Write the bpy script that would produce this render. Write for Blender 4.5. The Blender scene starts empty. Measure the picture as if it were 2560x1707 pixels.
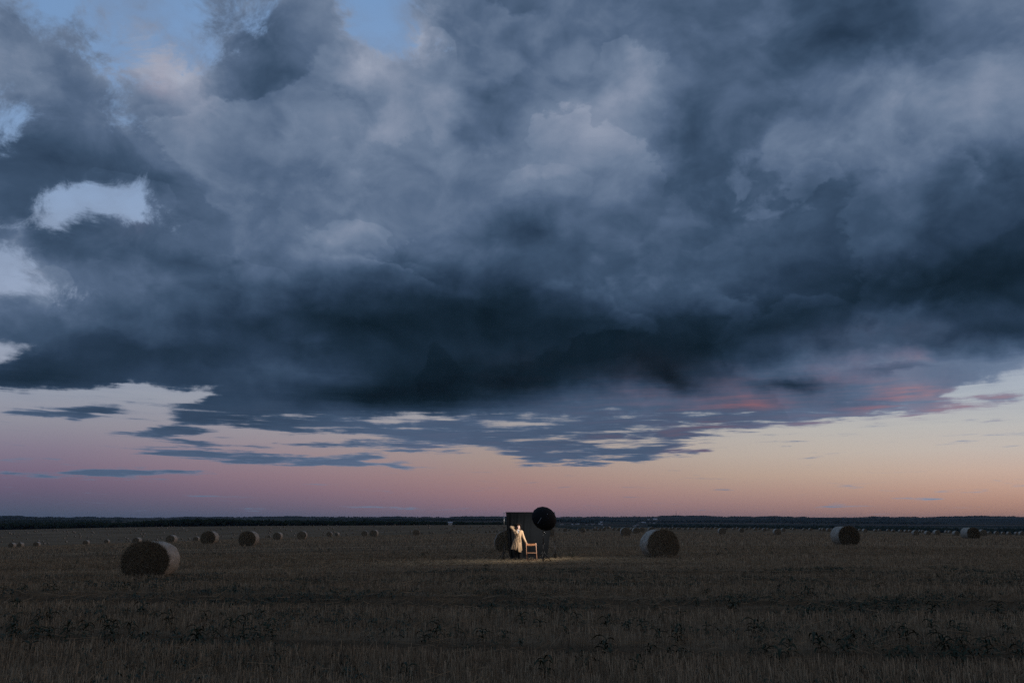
import bpy, bmesh, math, random
import numpy as np
from mathutils import Vector, Matrix

scene = bpy.context.scene
col = scene.collection

# ------------------------------------------------------------------ camera
FPX, CX, CY, W, H = 1991.0, 1280.0, 853.5, 2560, 1707   # a 28 mm lens on a full frame
HOR = 1303.0                                             # horizon row of the photograph
TILT = math.atan((HOR - CY) / FPX)
CAMZ = 1.8
cam_data = bpy.data.cameras.new('camera')
cam_data.sensor_width = 36.0
cam_data.lens = 36.0 * FPX / W
cam_data.clip_start = 0.1
cam_data.clip_end = 60000.0
cam = bpy.data.objects.new('camera', cam_data)
col.objects.link(cam)
cam.location = (0, 0, CAMZ)
cam.rotation_euler = (math.pi / 2 + TILT, 0, 0)
scene.camera = cam

vs = scene.view_settings
vs.view_transform = 'Standard'
vs.look = 'None'
vs.exposure = 0.0
vs.gamma = 1.0
scene.cycles.use_denoising = False
scene.cycles.max_bounces = 6
scene.cycles.diffuse_bounces = 3
scene.cycles.transparent_max_bounces = 6
scene.cycles.volume_bounces = 0
scene.cycles.sample_clamp_indirect = 3.0


def ray(px, py):
    """World direction of a spot in the photograph."""
    a = (px - CX) / FPX
    b = (CY - py) / FPX
    c, s = math.cos(TILT), math.sin(TILT)
    return np.stack([a + 0 * b, c - b * s + 0 * a, s + b * c + 0 * a], -1)


def to_px(az, el):
    """Direction (degrees; az from +y towards +x) to photograph coordinates."""
    az, el = np.radians(az), np.radians(el)
    x, y, z = np.cos(el) * np.sin(az), np.cos(el) * np.cos(az), np.sin(el)
    c, s = math.cos(TILT), math.sin(TILT)
    d = np.maximum(y * c + z * s, 0.15)
    return CX + FPX * x / d, CY - FPX * (z * c - y * s) / d


def lin(c):
    c = np.asarray(c, float)
    return np.where(c <= 0.04045, c / 12.92, ((c + 0.055) / 1.055) ** 2.4)


# ------------------------------------------------------------------ node helper
class G:
    """Short-hand for wiring shader nodes."""
    def __init__(self, tree):
        self.t, self.n, self.l = tree, tree.nodes, tree.links

    def put(self, sock, v):
        if v is None:
            return
        if isinstance(v, bpy.types.NodeSocket):
            self.l.new(v, sock)
        else:
            sock.default_value = v

    def new(self, kind, ins=(), out=0, **props):
        n = self.n.new(kind)
        for k, v in props.items():
            setattr(n, k, v)
        for k, v in (ins.items() if isinstance(ins, dict) else enumerate(ins)):
            self.put(n.inputs[k], v)
        return n.outputs[out] if len(n.outputs) else None

    def m(self, op, a, b=None, c=None, clamp=False):
        return self.new('ShaderNodeMath', (a, b, c)[:3 if c is not None else 2 if b is not None else 1], operation=op, use_clamp=clamp)

    def v(self, op, a, b=None, out=0):
        return self.new('ShaderNodeVectorMath', (a, b) if b is not None else (a,), out=out, operation=op)

    def xyz(self, x, y, z):
        return self.new('ShaderNodeCombineXYZ', (x, y, z))

    def sep(self, v):
        n = self.n.new('ShaderNodeSeparateXYZ')
        self.put(n.inputs[0], v)
        return n.outputs

    def mix(self, f, a, b, blend='MIX'):
        n = self.n.new('ShaderNodeMix')
        n.data_type, n.blend_type = 'RGBA', blend
        self.put(n.inputs[0], f)
        self.put(n.inputs[6], a)
        self.put(n.inputs[7], b)
        return n.outputs[2]

    def ramp(self, f, stops, interp='LINEAR'):
        n = self.n.new('ShaderNodeValToRGB')
        cr = n.color_ramp
        cr.interpolation = interp
        while len(cr.elements) < len(stops):
            cr.elements.new(0.5)
        for e, (p, c) in zip(cr.elements, stops):
            e.position = p
            e.color = (*c[:3], 1.0) if len(c) == 3 else c
        self.put(n.inputs[0], f)
        return n.outputs[0]

    def range(self, v, a, b, c=0.0, d=1.0, interp='LINEAR'):
        return self.new('ShaderNodeMapRange', {0: v, 1: a, 2: b, 3: c, 4: d}, interpolation_type=interp)

    def noise(self, vec, scale, detail=4.0, rough=0.5, lac=2.0, dist=0.0, out=0):
        return self.new('ShaderNodeTexNoise', {'Vector': vec, 'Scale': scale, 'Detail': detail, 'Roughness': rough,
                                               'Lacunarity': lac, 'Distortion': dist}, out=out)


# ------------------------------------------------------------------ world: a dusk sky with heavy cloud
# Brightness and cover of the clouds as charts over the sky (fixed compass directions, sampled to azimuth and elevation)
XS = np.arange(0, 2561, 160.0)
YB = [0, 100, 200, 300, 400, 500, 600, 700, 750, 800, 850, 900, 950, 1000, 1050, 1100, 1150, 1200]
BR = np.array([
 [118,122,118,115,108,116,118, 90, 88, 98, 95, 92, 88, 76, 70,108,106],
 [112,116,128,110, 96,112,128,100, 86, 95, 95, 86, 86, 72, 74, 94, 98],
 [112,100,118,125, 86, 98,128,112, 92,112,132, 98, 90,100,120,114,125],
 [ 92, 98,104,110, 95,110,120,116,100,124,118, 84, 92,104,110,122,114],
 [ 80, 80, 90,104,102,105,112,115,118,122,116, 80, 88, 90, 90, 95, 82],
 [ 78, 84, 92, 92, 90, 95,108,110, 96,100, 90, 78, 80, 74, 74, 68, 60],
 [ 96, 86, 86, 94, 92,104,106,102, 88, 84, 82, 78, 76, 70, 62, 52, 48],
 [110, 88, 90, 84, 76, 70, 62, 58, 60, 74, 80, 74, 60, 50, 42, 38, 40],
 [ 98, 86, 84, 74, 60, 48, 40, 36, 36, 50, 66, 62, 48, 42, 38, 38, 44],
 [ 86, 82, 78, 68, 52, 38, 30, 28, 28, 34, 42, 38, 32, 40, 54, 60, 58],
 [ 76, 72, 64, 57, 48, 40, 33, 28, 26, 26, 26, 30, 40, 62, 64, 54, 50],
 [ 66, 60, 52, 50, 58, 46, 36, 28, 26, 26, 28, 40, 64, 98,102,112,120],
 [ 50, 54, 62, 62, 64, 52, 34, 28, 28, 44, 52, 66, 92, 96,104,112,120],
 [ 82, 78, 72, 66, 68, 54, 38, 34, 52, 84, 92, 88, 92, 96,110,120,122],
 [ 84, 84, 80, 68, 70, 76, 82, 84, 88, 88, 86, 84, 92,100,118,120,122],
 [ 88, 86, 86, 80, 78, 84, 88, 88, 84, 82, 82, 84, 96,108,118,120,122],
 [ 92, 92, 92, 92, 90, 96,100, 96, 90, 88, 88, 92,100,108,118,120,122],
 [ 92, 92, 92, 92, 90, 96,100, 96, 90, 88, 88, 92,100,108,118,120,122]], float)
YC = [0, 60, 120, 180, 240, 300, 360, 420, 480, 540, 600, 650, 700, 750, 800, 850, 900, 950, 975, 1000]
CO = np.array([[float(ch) / 9 for ch in r] for r in (
 '43236827999999999', '64225925999999999', '76347957999999999', '77559989999999999', '58779999999999999',
 '46799999999999999', '79999999999999999', '98799999999999999', '84478999999999999', '83368999999999999',
 '59999999999999999', '48999999999999999', '47999999999999999', '56999999999999999', '89999999999999999',
 '79999999999999999', '69999999999999887', '99798999999999753', '35046999999998620', '00029999976699500')])
NAZ, AZ0, AZ1 = 62, -37.0, 37.0
ELS = np.concatenate([[0.0, 1.0, 2.0], np.arange(2.5, 10.6, 0.3), np.arange(11.3, 15.0, 0.9), np.arange(15.6, 38.0, 1.3)])


def bilinear(xs, ys, tab, x, y):
    x = np.clip(x, xs[0], xs[-1]); y = np.clip(y, ys[0], ys[-1])
    xs, ys = np.asarray(xs, float), np.asarray(ys, float)
    i = np.clip(np.searchsorted(xs, x) - 1, 0, len(xs) - 2)
    j = np.clip(np.searchsorted(ys, y) - 1, 0, len(ys) - 2)
    u = (x - xs[i]) / (xs[i + 1] - xs[i]); v = (y - ys[j]) / (ys[j + 1] - ys[j])
    return (tab[j, i] * (1 - u) + tab[j, i + 1] * u) * (1 - v) + (tab[j + 1, i] * (1 - u) + tab[j + 1, i + 1] * u) * v


# soft ovals added to the charts: x, y, half width, half height, tilt (deg, + rises to the right), amount
COVER = [
 (225,1022,100,13,2,.95), (75,1034,105,12,0,.9), (212,1042,36,7,0,.8), (45,1182,60,8,0,1.16), (180,1170,50,6,0,0.87),
 (255,1184,120,8,0,1.3), (335,1179,55,6,0,0.87), (455,1187,66,6,2,1.01), (470,1132,160,15,-3,1.0), (690,1145,220,16,-3,1.0),
 (880,1143,90,13,3,.9), (800,1168,95,7,0,.7), (390,1082,95,11,3,1.), (475,1070,80,15,0,1.), (470,1104,84,9,0,.9),
 (540,1040,125,26,0,1.2), (570,1003,120,18,0,1.1), (760,1010,190,62,0,1.3), (980,1068,270,20,0,1.1), (890,1105,180,10,0,1.0),
 (1190,1088,300,26,0,1.1), (1450,1110,230,34,0,1.2), (1600,1080,140,38,0,1.1), (1060,1127,125,8,0,.9), (1400,1136,120,14,0,1.),
 (1520,1136,100,12,0,1.), (1425,1155,84,7,-1,.9), (1495,1163,18,4,0,.7), (1602,1153,30,7,3,.9), (1775,1125,48,11,6,1.),
 (1015,1165,36,5,0,.8), (1100,1012,220,24,0,.95), (1300,1025,320,30,-2,.72), (1560,1012,150,26,0,.75), (1450,1050,180,18,0,.75),
 (1750,1067,95,11,0,1.), (1800,1030,170,40,6,1.1), (2000,1020,190,42,6,1.1), (2170,1005,115,32,4,1.), (2325,1018,76,15,2,.95),
 (2290,1039,34,5,0,.7), (2500,1000,95,13,5,.95), (2450,1049,75,4,0,.6), (2050,930,260,50,0,.7), (2300,900,180,50,10,.8),
 (2340,955,90,16,4,.8), (2300,990,76,14,4,.8), (2480,870,120,24,15,.7), (1996,1109,20,3,8,.6), (1600,1239,32,3,1,.55),
 (2320,1273,36,3,0,.35), (1880,1273,24,3,0,.3), (350,990,34,5,0,.4), (250,988,22,4,0,.4),
 (395,1012,14,6,-10,.5), (370,994,26,4,-6,.45),
 (1330,1150,30,4,0,.5), (60,470,60,30,0,.3), (215,515,120,42,0,-.30), (300,500,70,30,-30,-.15), (20,640,40,50,0,-.1),
 (40,700,60,50,0,-.15), (1785,945,60,18,10,-.3), (1450,1000,180,9,-2,-.35), (1245,1062,90,7,2,-.6), (1350,1075,100,5,0,-.3), (960,1081,70,6,0,-.6), (1190,992,90,6,0,-.5),
 (1000,1050,150,6,3,-.45), (1130,1102,80,4,0,-.5), (1520,1098,60,3,0,-.3), (560,1078,30,8,0,-.5), (800,1090,170,7,0,-.6),
 (20,880,50,26,20,-.5), (930,40,110,60,-20,-.3), (430,985,120,14,0,-.6),
]
LIGHT = [   # brighter and darker patches inside the clouds (G level of the photograph)
 (420,170,70,55,-30,34), (470,230,50,40,0,18), (1080,85,36,60,-10,34), (1235,130,34,26,30,24), (1130,165,60,12,-20,20), (920,170,24,60,-30,26), (1450,120,60,40,30,20),
 (1640,130,60,30,0,22), (1400,290,160,50,0,10), (1700,120,70,20,-20,-14), (1540,330,110,70,0,6), (1600,420,70,60,0,4), (1720,360,60,90,0,-14), (1230,310,80,70,-10,-18), (1220,170,60,90,0,-12), (1180,350,60,30,0,-12),
 (640,150,110,90,-30,-18), (700,260,60,25,0,20), (960,240,60,50,0,-12), (1350,445,90,30,20,16), (1310,570,110,45,0,-24), (860,575,90,40,30,12),
 (760,560,90,25,25,-8), (1560,590,160,60,0,4), (1850,300,90,50,0,-6), (2230,160,90,50,0,12), (2330,180,40,40,30,-16), (2450,170,70,50,0,12), (2420,270,140,60,20,10), (2100,100,170,50,20,-12), (1910,100,40,20,0,14),
 (2080,470,90,50,-40,-12), (2480,460,130,50,25,-14), (2540,470,30,20,0,8), (1990,400,60,70,40,8), (200,420,150,60,0,-14), (420,460,110,40,-20,-14), (540,490,90,40,-30,8), (150,590,160,40,-10,-14), (60,300,60,60,0,-12),
 (110,700,60,40,0,18), (120,760,40,30,0,20), (30,600,40,30,0,28), (330,855,240,26,-10,-10), (100,930,120,40,0,-10), (760,920,180,22,0,14), (900,985,190,22,0,-14), (1230,960,160,26,0,-8),
 (1990,960,100,18,0,-50), (2220,917,66,9,2,-36), (1930,890,200,18,8,-8), (1990,1000,200,20,0,-6), (1700,950,60,22,-20,-30), (1500,970,200,14,0,6),
 (250,1024,80,10,0,-12), (560,1045,130,20,0,-6), (2350,700,260,34,14,-8), (2250,790,220,26,5,8), (1930,770,220,14,16,8), (330,625,150,25,-10,-6), (480,670,120,22,-8,-16), (640,800,200,18,0,-8), (700,860,170,16,0,4),
 (1830,690,130,40,15,8), (1530,720,130,50,0,6), (2170,1012,90,20,0,-8),
]
WARM = [    # after-glow pink on the cloud bases
 (2180,1018,70,14,0,.8), (2215,975,50,10,0,.6), (2290,987,76,13,4,.75), (2270,892,26,9,10,.5), (2085,925,60,26,0,.15), (1870,1016,95,10,2,.7),
 (1850,995,60,12,0,.4), (1760,1068,80,8,0,.7), (1785,1122,34,8,0,.75), (1705,1116,40,9,0,.5), (1540,1097,80,9,0,.4), (1690,1083,40,8,0,.4), (2500,1002,100,14,5,.7),
 (2360,1020,45,12,0,.6), (2290,1039,34,5,0,.8), (2070,1052,140,5,3,.5), (2130,945,50,8,0,.35), (1950,920,250,60,0,.05), (1700,960,300,60,0,.14), (1480,920,260,60,0,.10), (2200,830,300,25,0,.08),
 (1680,1020,200,60,0,.08), (400,190,90,70,-30,.14), (1900,990,300,60,0,.08), (1300,1120,300,30,0,.06), (2450,1049,80,4,0,.35), (340,560,40,20,0,.25), (1400,960,200,40,0,.06), (2250,980,160,60,0,.1), (1100,1080,1300,110,0,.04),
]


PUFFS = [(1480, 440, 170, 150, 18), (1600, 470, 80, 70, 12), (1370, 470, 120, 60, 12), (850, 650, 190, 90, 13), (640, 690, 110, 50, 9), (420, 200, 95, 75, 14),
         (1570, 180, 110, 80, 15), (2030, 470, 80, 90, 9), (70, 760, 110, 55, 14), (125, 715, 60, 50, 12), (1090, 130, 60, 80, 16), (2420, 230, 180, 80, 8), (330, 480, 90, 40, 10)]


def ovals(items, x, y, hard):
    out = np.zeros_like(x)
    for cx, cy, rx, ry, rot, a in items:
        t = math.radians(rot)
        dx, dy = x - cx, y - cy
        u = (dx * math.cos(t) - dy * math.sin(t)) / rx
        v = (dx * math.sin(t) + dy * math.cos(t)) / max(ry, 8.0)
        out += a * (min(1.0, 0.35 + ry / 11.0)) * np.exp(-((u * u + v * v) ** hard) * 0.9)
    return out


def chart_row(g, L, R, socks):
    """One elevation of a chart, wrapped in a small group (a big tree is slow to edit)."""
    gt = bpy.data.node_groups.new('chart_row', 'ShaderNodeTree')
    for nm in ('left', 'right', 'half'):
        gt.interface.new_socket(nm, in_out='INPUT', socket_type='NodeSocketFloat')
    gt.interface.new_socket('value', in_out='OUTPUT', socket_type='NodeSocketColor')
    h = G(gt)
    gi, go = gt.nodes.new('NodeGroupInput'), gt.nodes.new('NodeGroupOutput')
    rl = h.ramp(gi.outputs[0], [(i / (len(L) - 1), q) for i, q in enumerate(L)])
    if R is None:
        gt.links.new(rl, go.inputs[0])
    else:
        rr = h.ramp(gi.outputs[1], [(i / (len(R) - 1), q) for i, q in enumerate(R)])
        gt.links.new(h.mix(gi.outputs[2], rl, rr), go.inputs[0])
    n = g.n.new('ShaderNodeGroup')
    n.node_tree = gt
    for i, sck in enumerate(socks):
        g.put(n.inputs[i], sck)
    return n.outputs[0]


def build_world():
    w = bpy.data.worlds.new('World')
    w.use_nodes = True
    w.node_tree.nodes.clear()
    g = G(w.node_tree)
    d = g.v('NORMALIZE', g.new('ShaderNodeTexCoord', out=0))
    x, y, z = g.sep(d)
    az = g.m('DEGREES', g.m('ARCTAN2', x, y))
    el = g.m('DEGREES', g.m('ARCSINE', z))
    low = g.range(el, 5.0, 12.5)                       # 0 close to the horizon, 1 up high
    # two stretched copies of the direction: long thin streaks low down, rounder billows above
    q_hi = g.v('MULTIPLY', d, (1.0, 1.0, 1.35))
    q_lo = g.v('MULTIPLY', d, (1.0, 1.0, 13.0))
    w_hi = g.v('SUBTRACT', g.noise(q_hi, 13.0, 6, .58, out=1), (.5, .5, .5))
    w_lo = g.v('SUBTRACT', g.noise(q_lo, 10.0, 9, .64, out=1), (.5, .5, .5))
    wx = g.sep(w_hi); wl = g.sep(w_lo)
    waz = g.m('ADD', g.m('MULTIPLY', g.m('MULTIPLY', wx[0], 5.0), low), g.m('MULTIPLY', g.m('MULTIPLY', wl[0], 5.0), g.m('SUBTRACT', 1.0, low)))
    wel = g.m('ADD', g.m('MULTIPLY', g.m('MULTIPLY', wx[1], 3.6), low), g.m('MULTIPLY', g.m('MULTIPLY', wl[1], 1.3), g.m('SUBTRACT', 1.0, low)))
    az2 = g.m('ADD', az, waz)
    el2 = g.m('ADD', el, wel)

    azs = np.linspace(AZ0, AZ1, NAZ)
    left = g.range(az2, AZ0, azs[NAZ // 2 - 1])
    right = g.range(az2, azs[NAZ // 2], AZ1)
    # the gap between both halves is one column wide; the right half starts one column early
    right = g.range(az2, azs[NAZ // 2 - 1], AZ1)
    half = g.m('GREATER_THAN', az2, azs[NAZ // 2 - 1])
    acc = None
    for k, e in enumerate(ELS):
        px, py = to_px(azs, np.full(NAZ, e))
        b = np.maximum(bilinear(XS, YB, BR, px, py), 32) + ovals(LIGHT, px, py, 1.0)
        c = np.where(py < 1012, np.maximum((bilinear(XS, YC, CO, px, py) - 0.5) * 1.6 + 0.5, 0.0), 0.0) + ovals(COVER, px, py, 1.5)
        wm = ovals(WARM, px, py, 1.0)
        c = np.minimum(c, np.interp(py, [985, 1030], [1.5, 0.84]))
        row = [(float(np.clip(bb / 200, 0.04, 1)), float(np.clip(0.25 + cc * 0.5, 0, 1)), float(np.clip(ww, 0, 1))) for bb, cc, ww in zip(b, c, wm)]
        L = row[:NAZ // 2]
        R = row[NAZ // 2 - 1:]                       # 32 stops
        r = chart_row(g, L, R, (left, right, half))
        if acc is None:
            acc = r
        else:
            acc = g.mix(g.range(el2, float(ELS[k - 1]), float(e)), acc, r)
    B, C, WM = g.sep(acc)

    # finer structure
    n_hi = g.noise(g.v('ADD', q_hi, g.v('MULTIPLY', w_hi, (.06, .06, .06))), 4.0, 8, .48)
    # heads of cloud standing in front of one another: a lit rim that fades inward
    soft = g.range(g.noise(g.v('ADD', q_hi, (3.1, .7, 1.9)), 3.5, 2, .5), 0.38, 0.60, 0.545, 0.66)
    rim = g.m('MULTIPLY', g.range(n_hi, 0.525, soft, interp='SMOOTHSTEP'), g.range(n_hi, 0.54, 0.70, 1.0, 0.0))
    n_h2 = g.noise(g.v('ADD', q_hi, g.v('MULTIPLY', w_hi, (-.05, .05, .06))), 8.0, 7, .47)
    rim2 = g.m('MULTIPLY', g.range(n_h2, 0.53, 0.585, interp='SMOOTHSTEP'), g.range(n_h2, 0.55, 0.68, 1.0, 0.0))
    rim = g.m('MULTIPLY', g.m('ADD', rim, g.m('MULTIPLY', rim2, 0.5)), low)
    f_hi = g.noise(q_hi, 11.0, 9, .58, dist=0.25)
    f_lo = g.noise(q_lo, 12.0, 10, .62, dist=0.25)
    f = g.m('ADD', g.m('MULTIPLY', f_hi, low), g.m('MULTIPLY', f_lo, g.m('SUBTRACT', 1.0, low)))
    f = g.m('SUBTRACT', f, 0.5)
    # light from above: the same noise a little lower, taken off, raises the tops of the billows
    f_dn = g.noise(g.v('ADD', q_hi, (0.012, 0.0, -0.028)), 14.0, 5, .55, dist=0.4)
    f_up = g.noise(q_hi, 14.0, 5, .55, dist=0.4)
    relief = g.m('MULTIPLY', g.m('SUBTRACT', f_dn, f_up), low)
    # cover
    tear = g.m('SUBTRACT', g.noise(g.v('ADD', q_hi, (5.3, 2.2, .4)), 15.0, 11, .70, dist=0.5), 0.5)
    cv = g.m('ADD', C, g.m('ADD', g.m('MULTIPLY', f, g.range(el, 6.5, 11.0, 1.65, 0.55)), g.m('MULTIPLY', g.m('MULTIPLY', tear, low), 1.15)))
    mask = g.range(cv, g.range(el, 6.0, 16.0, 0.40, 0.37), g.range(el, 6.0, 16.0, 0.66, 0.64), interp='SMOOTHSTEP')
    thin = g.range(cv, 0.50, 0.72)
    # single heads of cloud with a lit, crisp upper edge
    wob = g.m('ADD', g.m('MULTIPLY', f, 2.0), g.m('MULTIPLY', g.m('SUBTRACT', n_h2, .5), 2.6))
    heads = None
    for px, py, rx, ry, amp in PUFFS:
        d0 = ray(px, py); d0 = d0 / np.linalg.norm(d0)
        ca, ce = math.degrees(math.atan2(d0[0], d0[1])), math.degrees(math.asin(d0[2]))
        k = math.degrees(1 / FPX) * 0.9
        mp = g.n.new('ShaderNodeMapping'); mp.vector_type = 'TEXTURE'
        mp.inputs['Location'].default_value = (ca, ce, 0)
        mp.inputs['Scale'].default_value = (rx * k, ry * k, 1)
        g.put(mp.inputs['Vector'], g.xyz(az, el, 0.0))
        dist = g.m('ADD', g.v('LENGTH', mp.outputs[0], out=1), wob)
        vv = g.sep(mp.outputs[0])
        hd = g.m('MULTIPLY', g.m('MULTIPLY', g.range(dist, 1.0, 0.90, interp='SMOOTHSTEP'), g.range(g.m('ADD', vv[1], g.m('MULTIPLY', vv[0], .35)), -0.5, 0.8)), amp)
        heads = hd if heads is None else g.m('MAXIMUM', heads, hd)
    # brightness in the photograph's levels
    dark = g.range(B, 0.16, 0.40, 0.35, 1.0)
    bb = g.m('ADD', g.m('MULTIPLY', B, 200.0),
             g.m('MULTIPLY', g.m('ADD', g.m('MULTIPLY', f, 17.0), g.m('ADD', g.m('MULTIPLY', relief, 45.0), g.m('MULTIPLY', rim, 16.0))), dark))
    bb = g.m('ADD', bb, g.m('MULTIPLY', heads, 0.7))
    bb = g.m('ADD', bb, g.m('MULTIPLY', g.m('SUBTRACT', 1.0, thin), g.range(el, 3.0, 12.0, 24.0, 10.0)))
    lev = [(24, (12, 24, 34)), (32, (16, 31, 43)), (45, (28, 45, 62)), (60, (42, 60, 82)), (80, (61, 81, 106)), (100, (83, 102, 129)),
           (120, (107, 124, 149)), (140, (132, 144, 166)), (165, (160, 168, 186)), (200, (190, 196, 210))]
    cc = g.ramp(g.m('DIVIDE', bb, 200.0), [(a / 200, lin(np.array(c) / 255)) for a, c in lev])
    # violet and pink where the last sun catches the bases
    wcol = g.ramp(g.m('DIVIDE', bb, 200.0), [(a / 200, lin(np.array(c) / 255)) for a, c in ((25, (30, 28, 36)), (60, (74, 62, 72)), (100, (158, 108, 116)), (140, (192, 142, 140)))])
    wf = g.m('MULTIPLY', WM, g.range(f, -0.06, 0.15, 0.10, 1.1), clamp=True)
    cc = g.mix(wf, cc, wcol)

    # clear sky behind, by elevation and azimuth
    cy = [0, 225, 450, 700, 850, 980, 1050, 1100, 1150, 1200, 1240, 1270, 1297]
    cx = [0, 640, 1280, 1920, 2560]
    CL = np.array([
     [(110,146,190), (112,148,192), (112,148,192), (110,142,184), (108,136,178)],
     [(122,154,194), (124,154,195), (124,154,195), (125,150,185), (125,150,185)],
     [(142,166,197), (142,166,197), (142,165,196), (140,162,190), (140,160,190)],
     [(148,164,192), (148,164,190), (148,165,190), (150,165,188), (150,165,188)],
     [(152,162,182), (152,164,184), (152,166,186), (158,170,186), (160,172,190)],
     [(148,154,168), (154,160,172), (160,166,176), (174,180,186), (172,180,190)],
     [(142,141,153), (154,153,160), (166,161,162), (184,182,178), (186,186,185)],
     [(132,125,143), (150,140,149), (166,154,150), (186,180,173), (193,187,181)],
     [(120,109,131), (149,129,138), (166,146,138), (188,173,160), (200,180,168)],
     [(109, 95,119), (138,114,127), (162,131,127), (182,158,141), (200,167,150)],
     [( 92, 88,111), (120,102,120), (153,119,122), (170,138,129), (188,149,131)],
     [( 80, 87,108), (101, 95,115), (138,110,121), (155,123,120), (176,135,118)],
     [( 72, 83,103), ( 84, 89,110), (118,103,116), (138,110,110), (156,120,108)]], float) / 255
    cel = [0.1, 0.6, 1.2, 2.0, 3.0, 4.4, 6.0, 8.0, 10.0, 13.0, 18.0, 26.0, 38.0]
    caz = np.linspace(-37, 37, 11)
    ua = g.range(g.m('ADD', az, g.m('MULTIPLY', wx[2], 2.0)), -37.0, 37.0)
    sky = None
    for k, e in enumerate(cel):
        px, py = to_px(caz, np.full(len(caz), e))
        rgb = np.stack([bilinear(cx, cy, CL[:, :, i], px, py) for i in range(3)], -1)
        r = chart_row(g, [lin(q) for q in rgb], None, (ua,))
        sky = r if sky is None else g.mix(g.range(el, cel[k - 1], e, interp='LINEAR'), sky, r)
    veil = g.m('MULTIPLY', g.m('MULTIPLY', g.range(f, -.10, .18, 0.0, .55), low), g.range(cv, .05, .35))
    sky = g.mix(veil, sky, tuple(lin(np.array((118, 130, 152)) / 255)) + (1,))
    out = g.mix(mask, sky, cc)
    # unseen sky overhead and behind the camera, dimmed to lower the light on the field
    thick = g.m('MULTIPLY', g.range(el, 37.0, 55.0, 1.0, 0.92, interp='SMOOTHSTEP'), g.range(g.m('ABSOLUTE', az), 37.0, 75.0, 1.0, 0.85, interp='SMOOTHSTEP'))
    out = g.mix(1.0, out, g.xyz(thick, thick, thick), 'MULTIPLY')
    # the after-glow of the set sun, outside the picture to the right
    gl = g.m('POWER', g.m('MAXIMUM', g.v('DOT_PRODUCT', d, (0.985, 0.15, 0.07), out=1), 0.0), 5.0)
    gl = g.m('MULTIPLY', gl, g.range(g.m('ABSOLUTE', az), 34.0, 60.0, interp='SMOOTHSTEP'))
    out = g.mix(1.0, out, g.mix(gl, (0, 0, 0, 1), (0.58, 0.38, 0.27, 1)), 'ADD')
    # below the horizon nothing shines
    out = g.mix(g.range(el, -1.5, -0.3), (0.012, 0.012, 0.012, 1), out)
    bg = g.new('ShaderNodeBackground', {0: out, 1: 1.0})
    g.new('ShaderNodeOutputWorld', {0: bg})
    scene.world = w


build_world()

# ------------------------------------------------------------------ terrain shape
# For nine directions, the row of the photograph at which the ground is seen at each depth
TC = [0, 450, 900, 1280, 1600, 2100, 2560]
TD = [31, 40, 55, 75, 95, 130, 180, 250, 330, 420, 520, 650, 900, 1200, 1400, 1600, 2200, 3000, 4200, 6000, 8500, 11000, 15000]
TR = np.array([
 [1447, 1443, 1437, 1430, 1428, 1426, 1427],
 [1424, 1418, 1408, 1400, 1396, 1395, 1398],
 [1406, 1393, 1384, 1375, 1371, 1369, 1376],
 [1390, 1371, 1364, 1358, 1355, 1357, 1360],
 [1382, 1361, 1355, 1350, 1346, 1350, 1352],
 [1375, 1357, 1348, 1342, 1339.5, 1344, 1346],
 [1371, 1355, 1342, 1336, 1334, 1338, 1341.5],
 [1368, 1353.5, 1339.5, 1333, 1329.5, 1332, 1338.5],
 [1366, 1352.5, 1338, 1331.5, 1325.5, 1328, 1337],
 [1366.5, 1353.5, 1338.5, 1331.5, 1321.5, 1325, 1340],
 [1369, 1356, 1340, 1331, 1318.5, 1324, 1352],
 [1366, 1355, 1338, 1327, 1324, 1334, 1356],
 [1346, 1336, 1325, 1317.5, 1334, 1342, 1354],
 [1330, 1320, 1314.5, 1312, 1337, 1344, 1352],
 [1324.5, 1316, 1313, 1311.5, 1337, 1343, 1349],
 [1327, 1321, 1319, 1318, 1335, 1340, 1345],
 [1323, 1319, 1318, 1318, 1328, 1331, 1335],
 [1313, 1311, 1311, 1309, 1319, 1322, 1326],
 [1304, 1304, 1303, 1302, 1309, 1312, 1314],
 [1297, 1298.5, 1298, 1298, 1300, 1302, 1303],
 [1292, 1294, 1293, 1293, 1291.5, 1293, 1292],
 [1293, 1295, 1294, 1294, 1293, 1294, 1293],
 [1298, 1299, 1299, 1299, 1298, 1298, 1298]], float)


def z_at(px, py, depth):
    r = ray(np.asarray(px, float), np.asarray(py, float))
    return CAMZ + depth * r[..., 2] / r[..., 1]


_tz = np.array([[float(z_at(c, TR[j, i], TD[j])) for i, c in enumerate(TC)] for j in range(len(TD))])
_tz = np.vstack([np.zeros((2, len(TC))), _tz])
_ld = np.log(np.array([8.0, 20.0] + TD))


def pchip(x, y, xi):
    """Smooth curve through y (rows) without overshoot."""
    h = np.diff(x)[:, None]
    dl = np.diff(y, axis=0) / h
    d = np.zeros_like(y)
    a, b = dl[:-1], dl[1:]
    same = a * b > 0
    d[1:-1] = np.where(same, 2 * a * b / np.where(same, a + b, 1), 0)
    d[0], d[-1] = dl[0], dl[-1]
    k = np.clip(np.searchsorted(x, xi) - 1, 0, len(x) - 2)
    t = ((xi - x[k]) / h[k, 0])[:, None]
    t = np.clip(t, 0, 1)
    hh = h[k]
    return (y[k] * (2 * t ** 3 - 3 * t ** 2 + 1) + d[k] * hh * (t ** 3 - 2 * t ** 2 + t)
            + y[k + 1] * (-2 * t ** 3 + 3 * t ** 2) + d[k + 1] * hh * (t ** 3 - t ** 2))


_fd = np.linspace(_ld[0], _ld[-1], 700)
# smooth in slope (z over depth) so far rows keep their shape
_slope = np.vstack([_tz[j] / math.exp(_ld[j]) for j in range(len(_ld))])
_fine = pchip(_ld, _slope, _fd)                       # 700 x 7
_fc = np.linspace(0, 2560, 129)
_fine = pchip(np.array(TC, float), _fine.T.copy(), _fc).T    # 700 x 129


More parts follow.
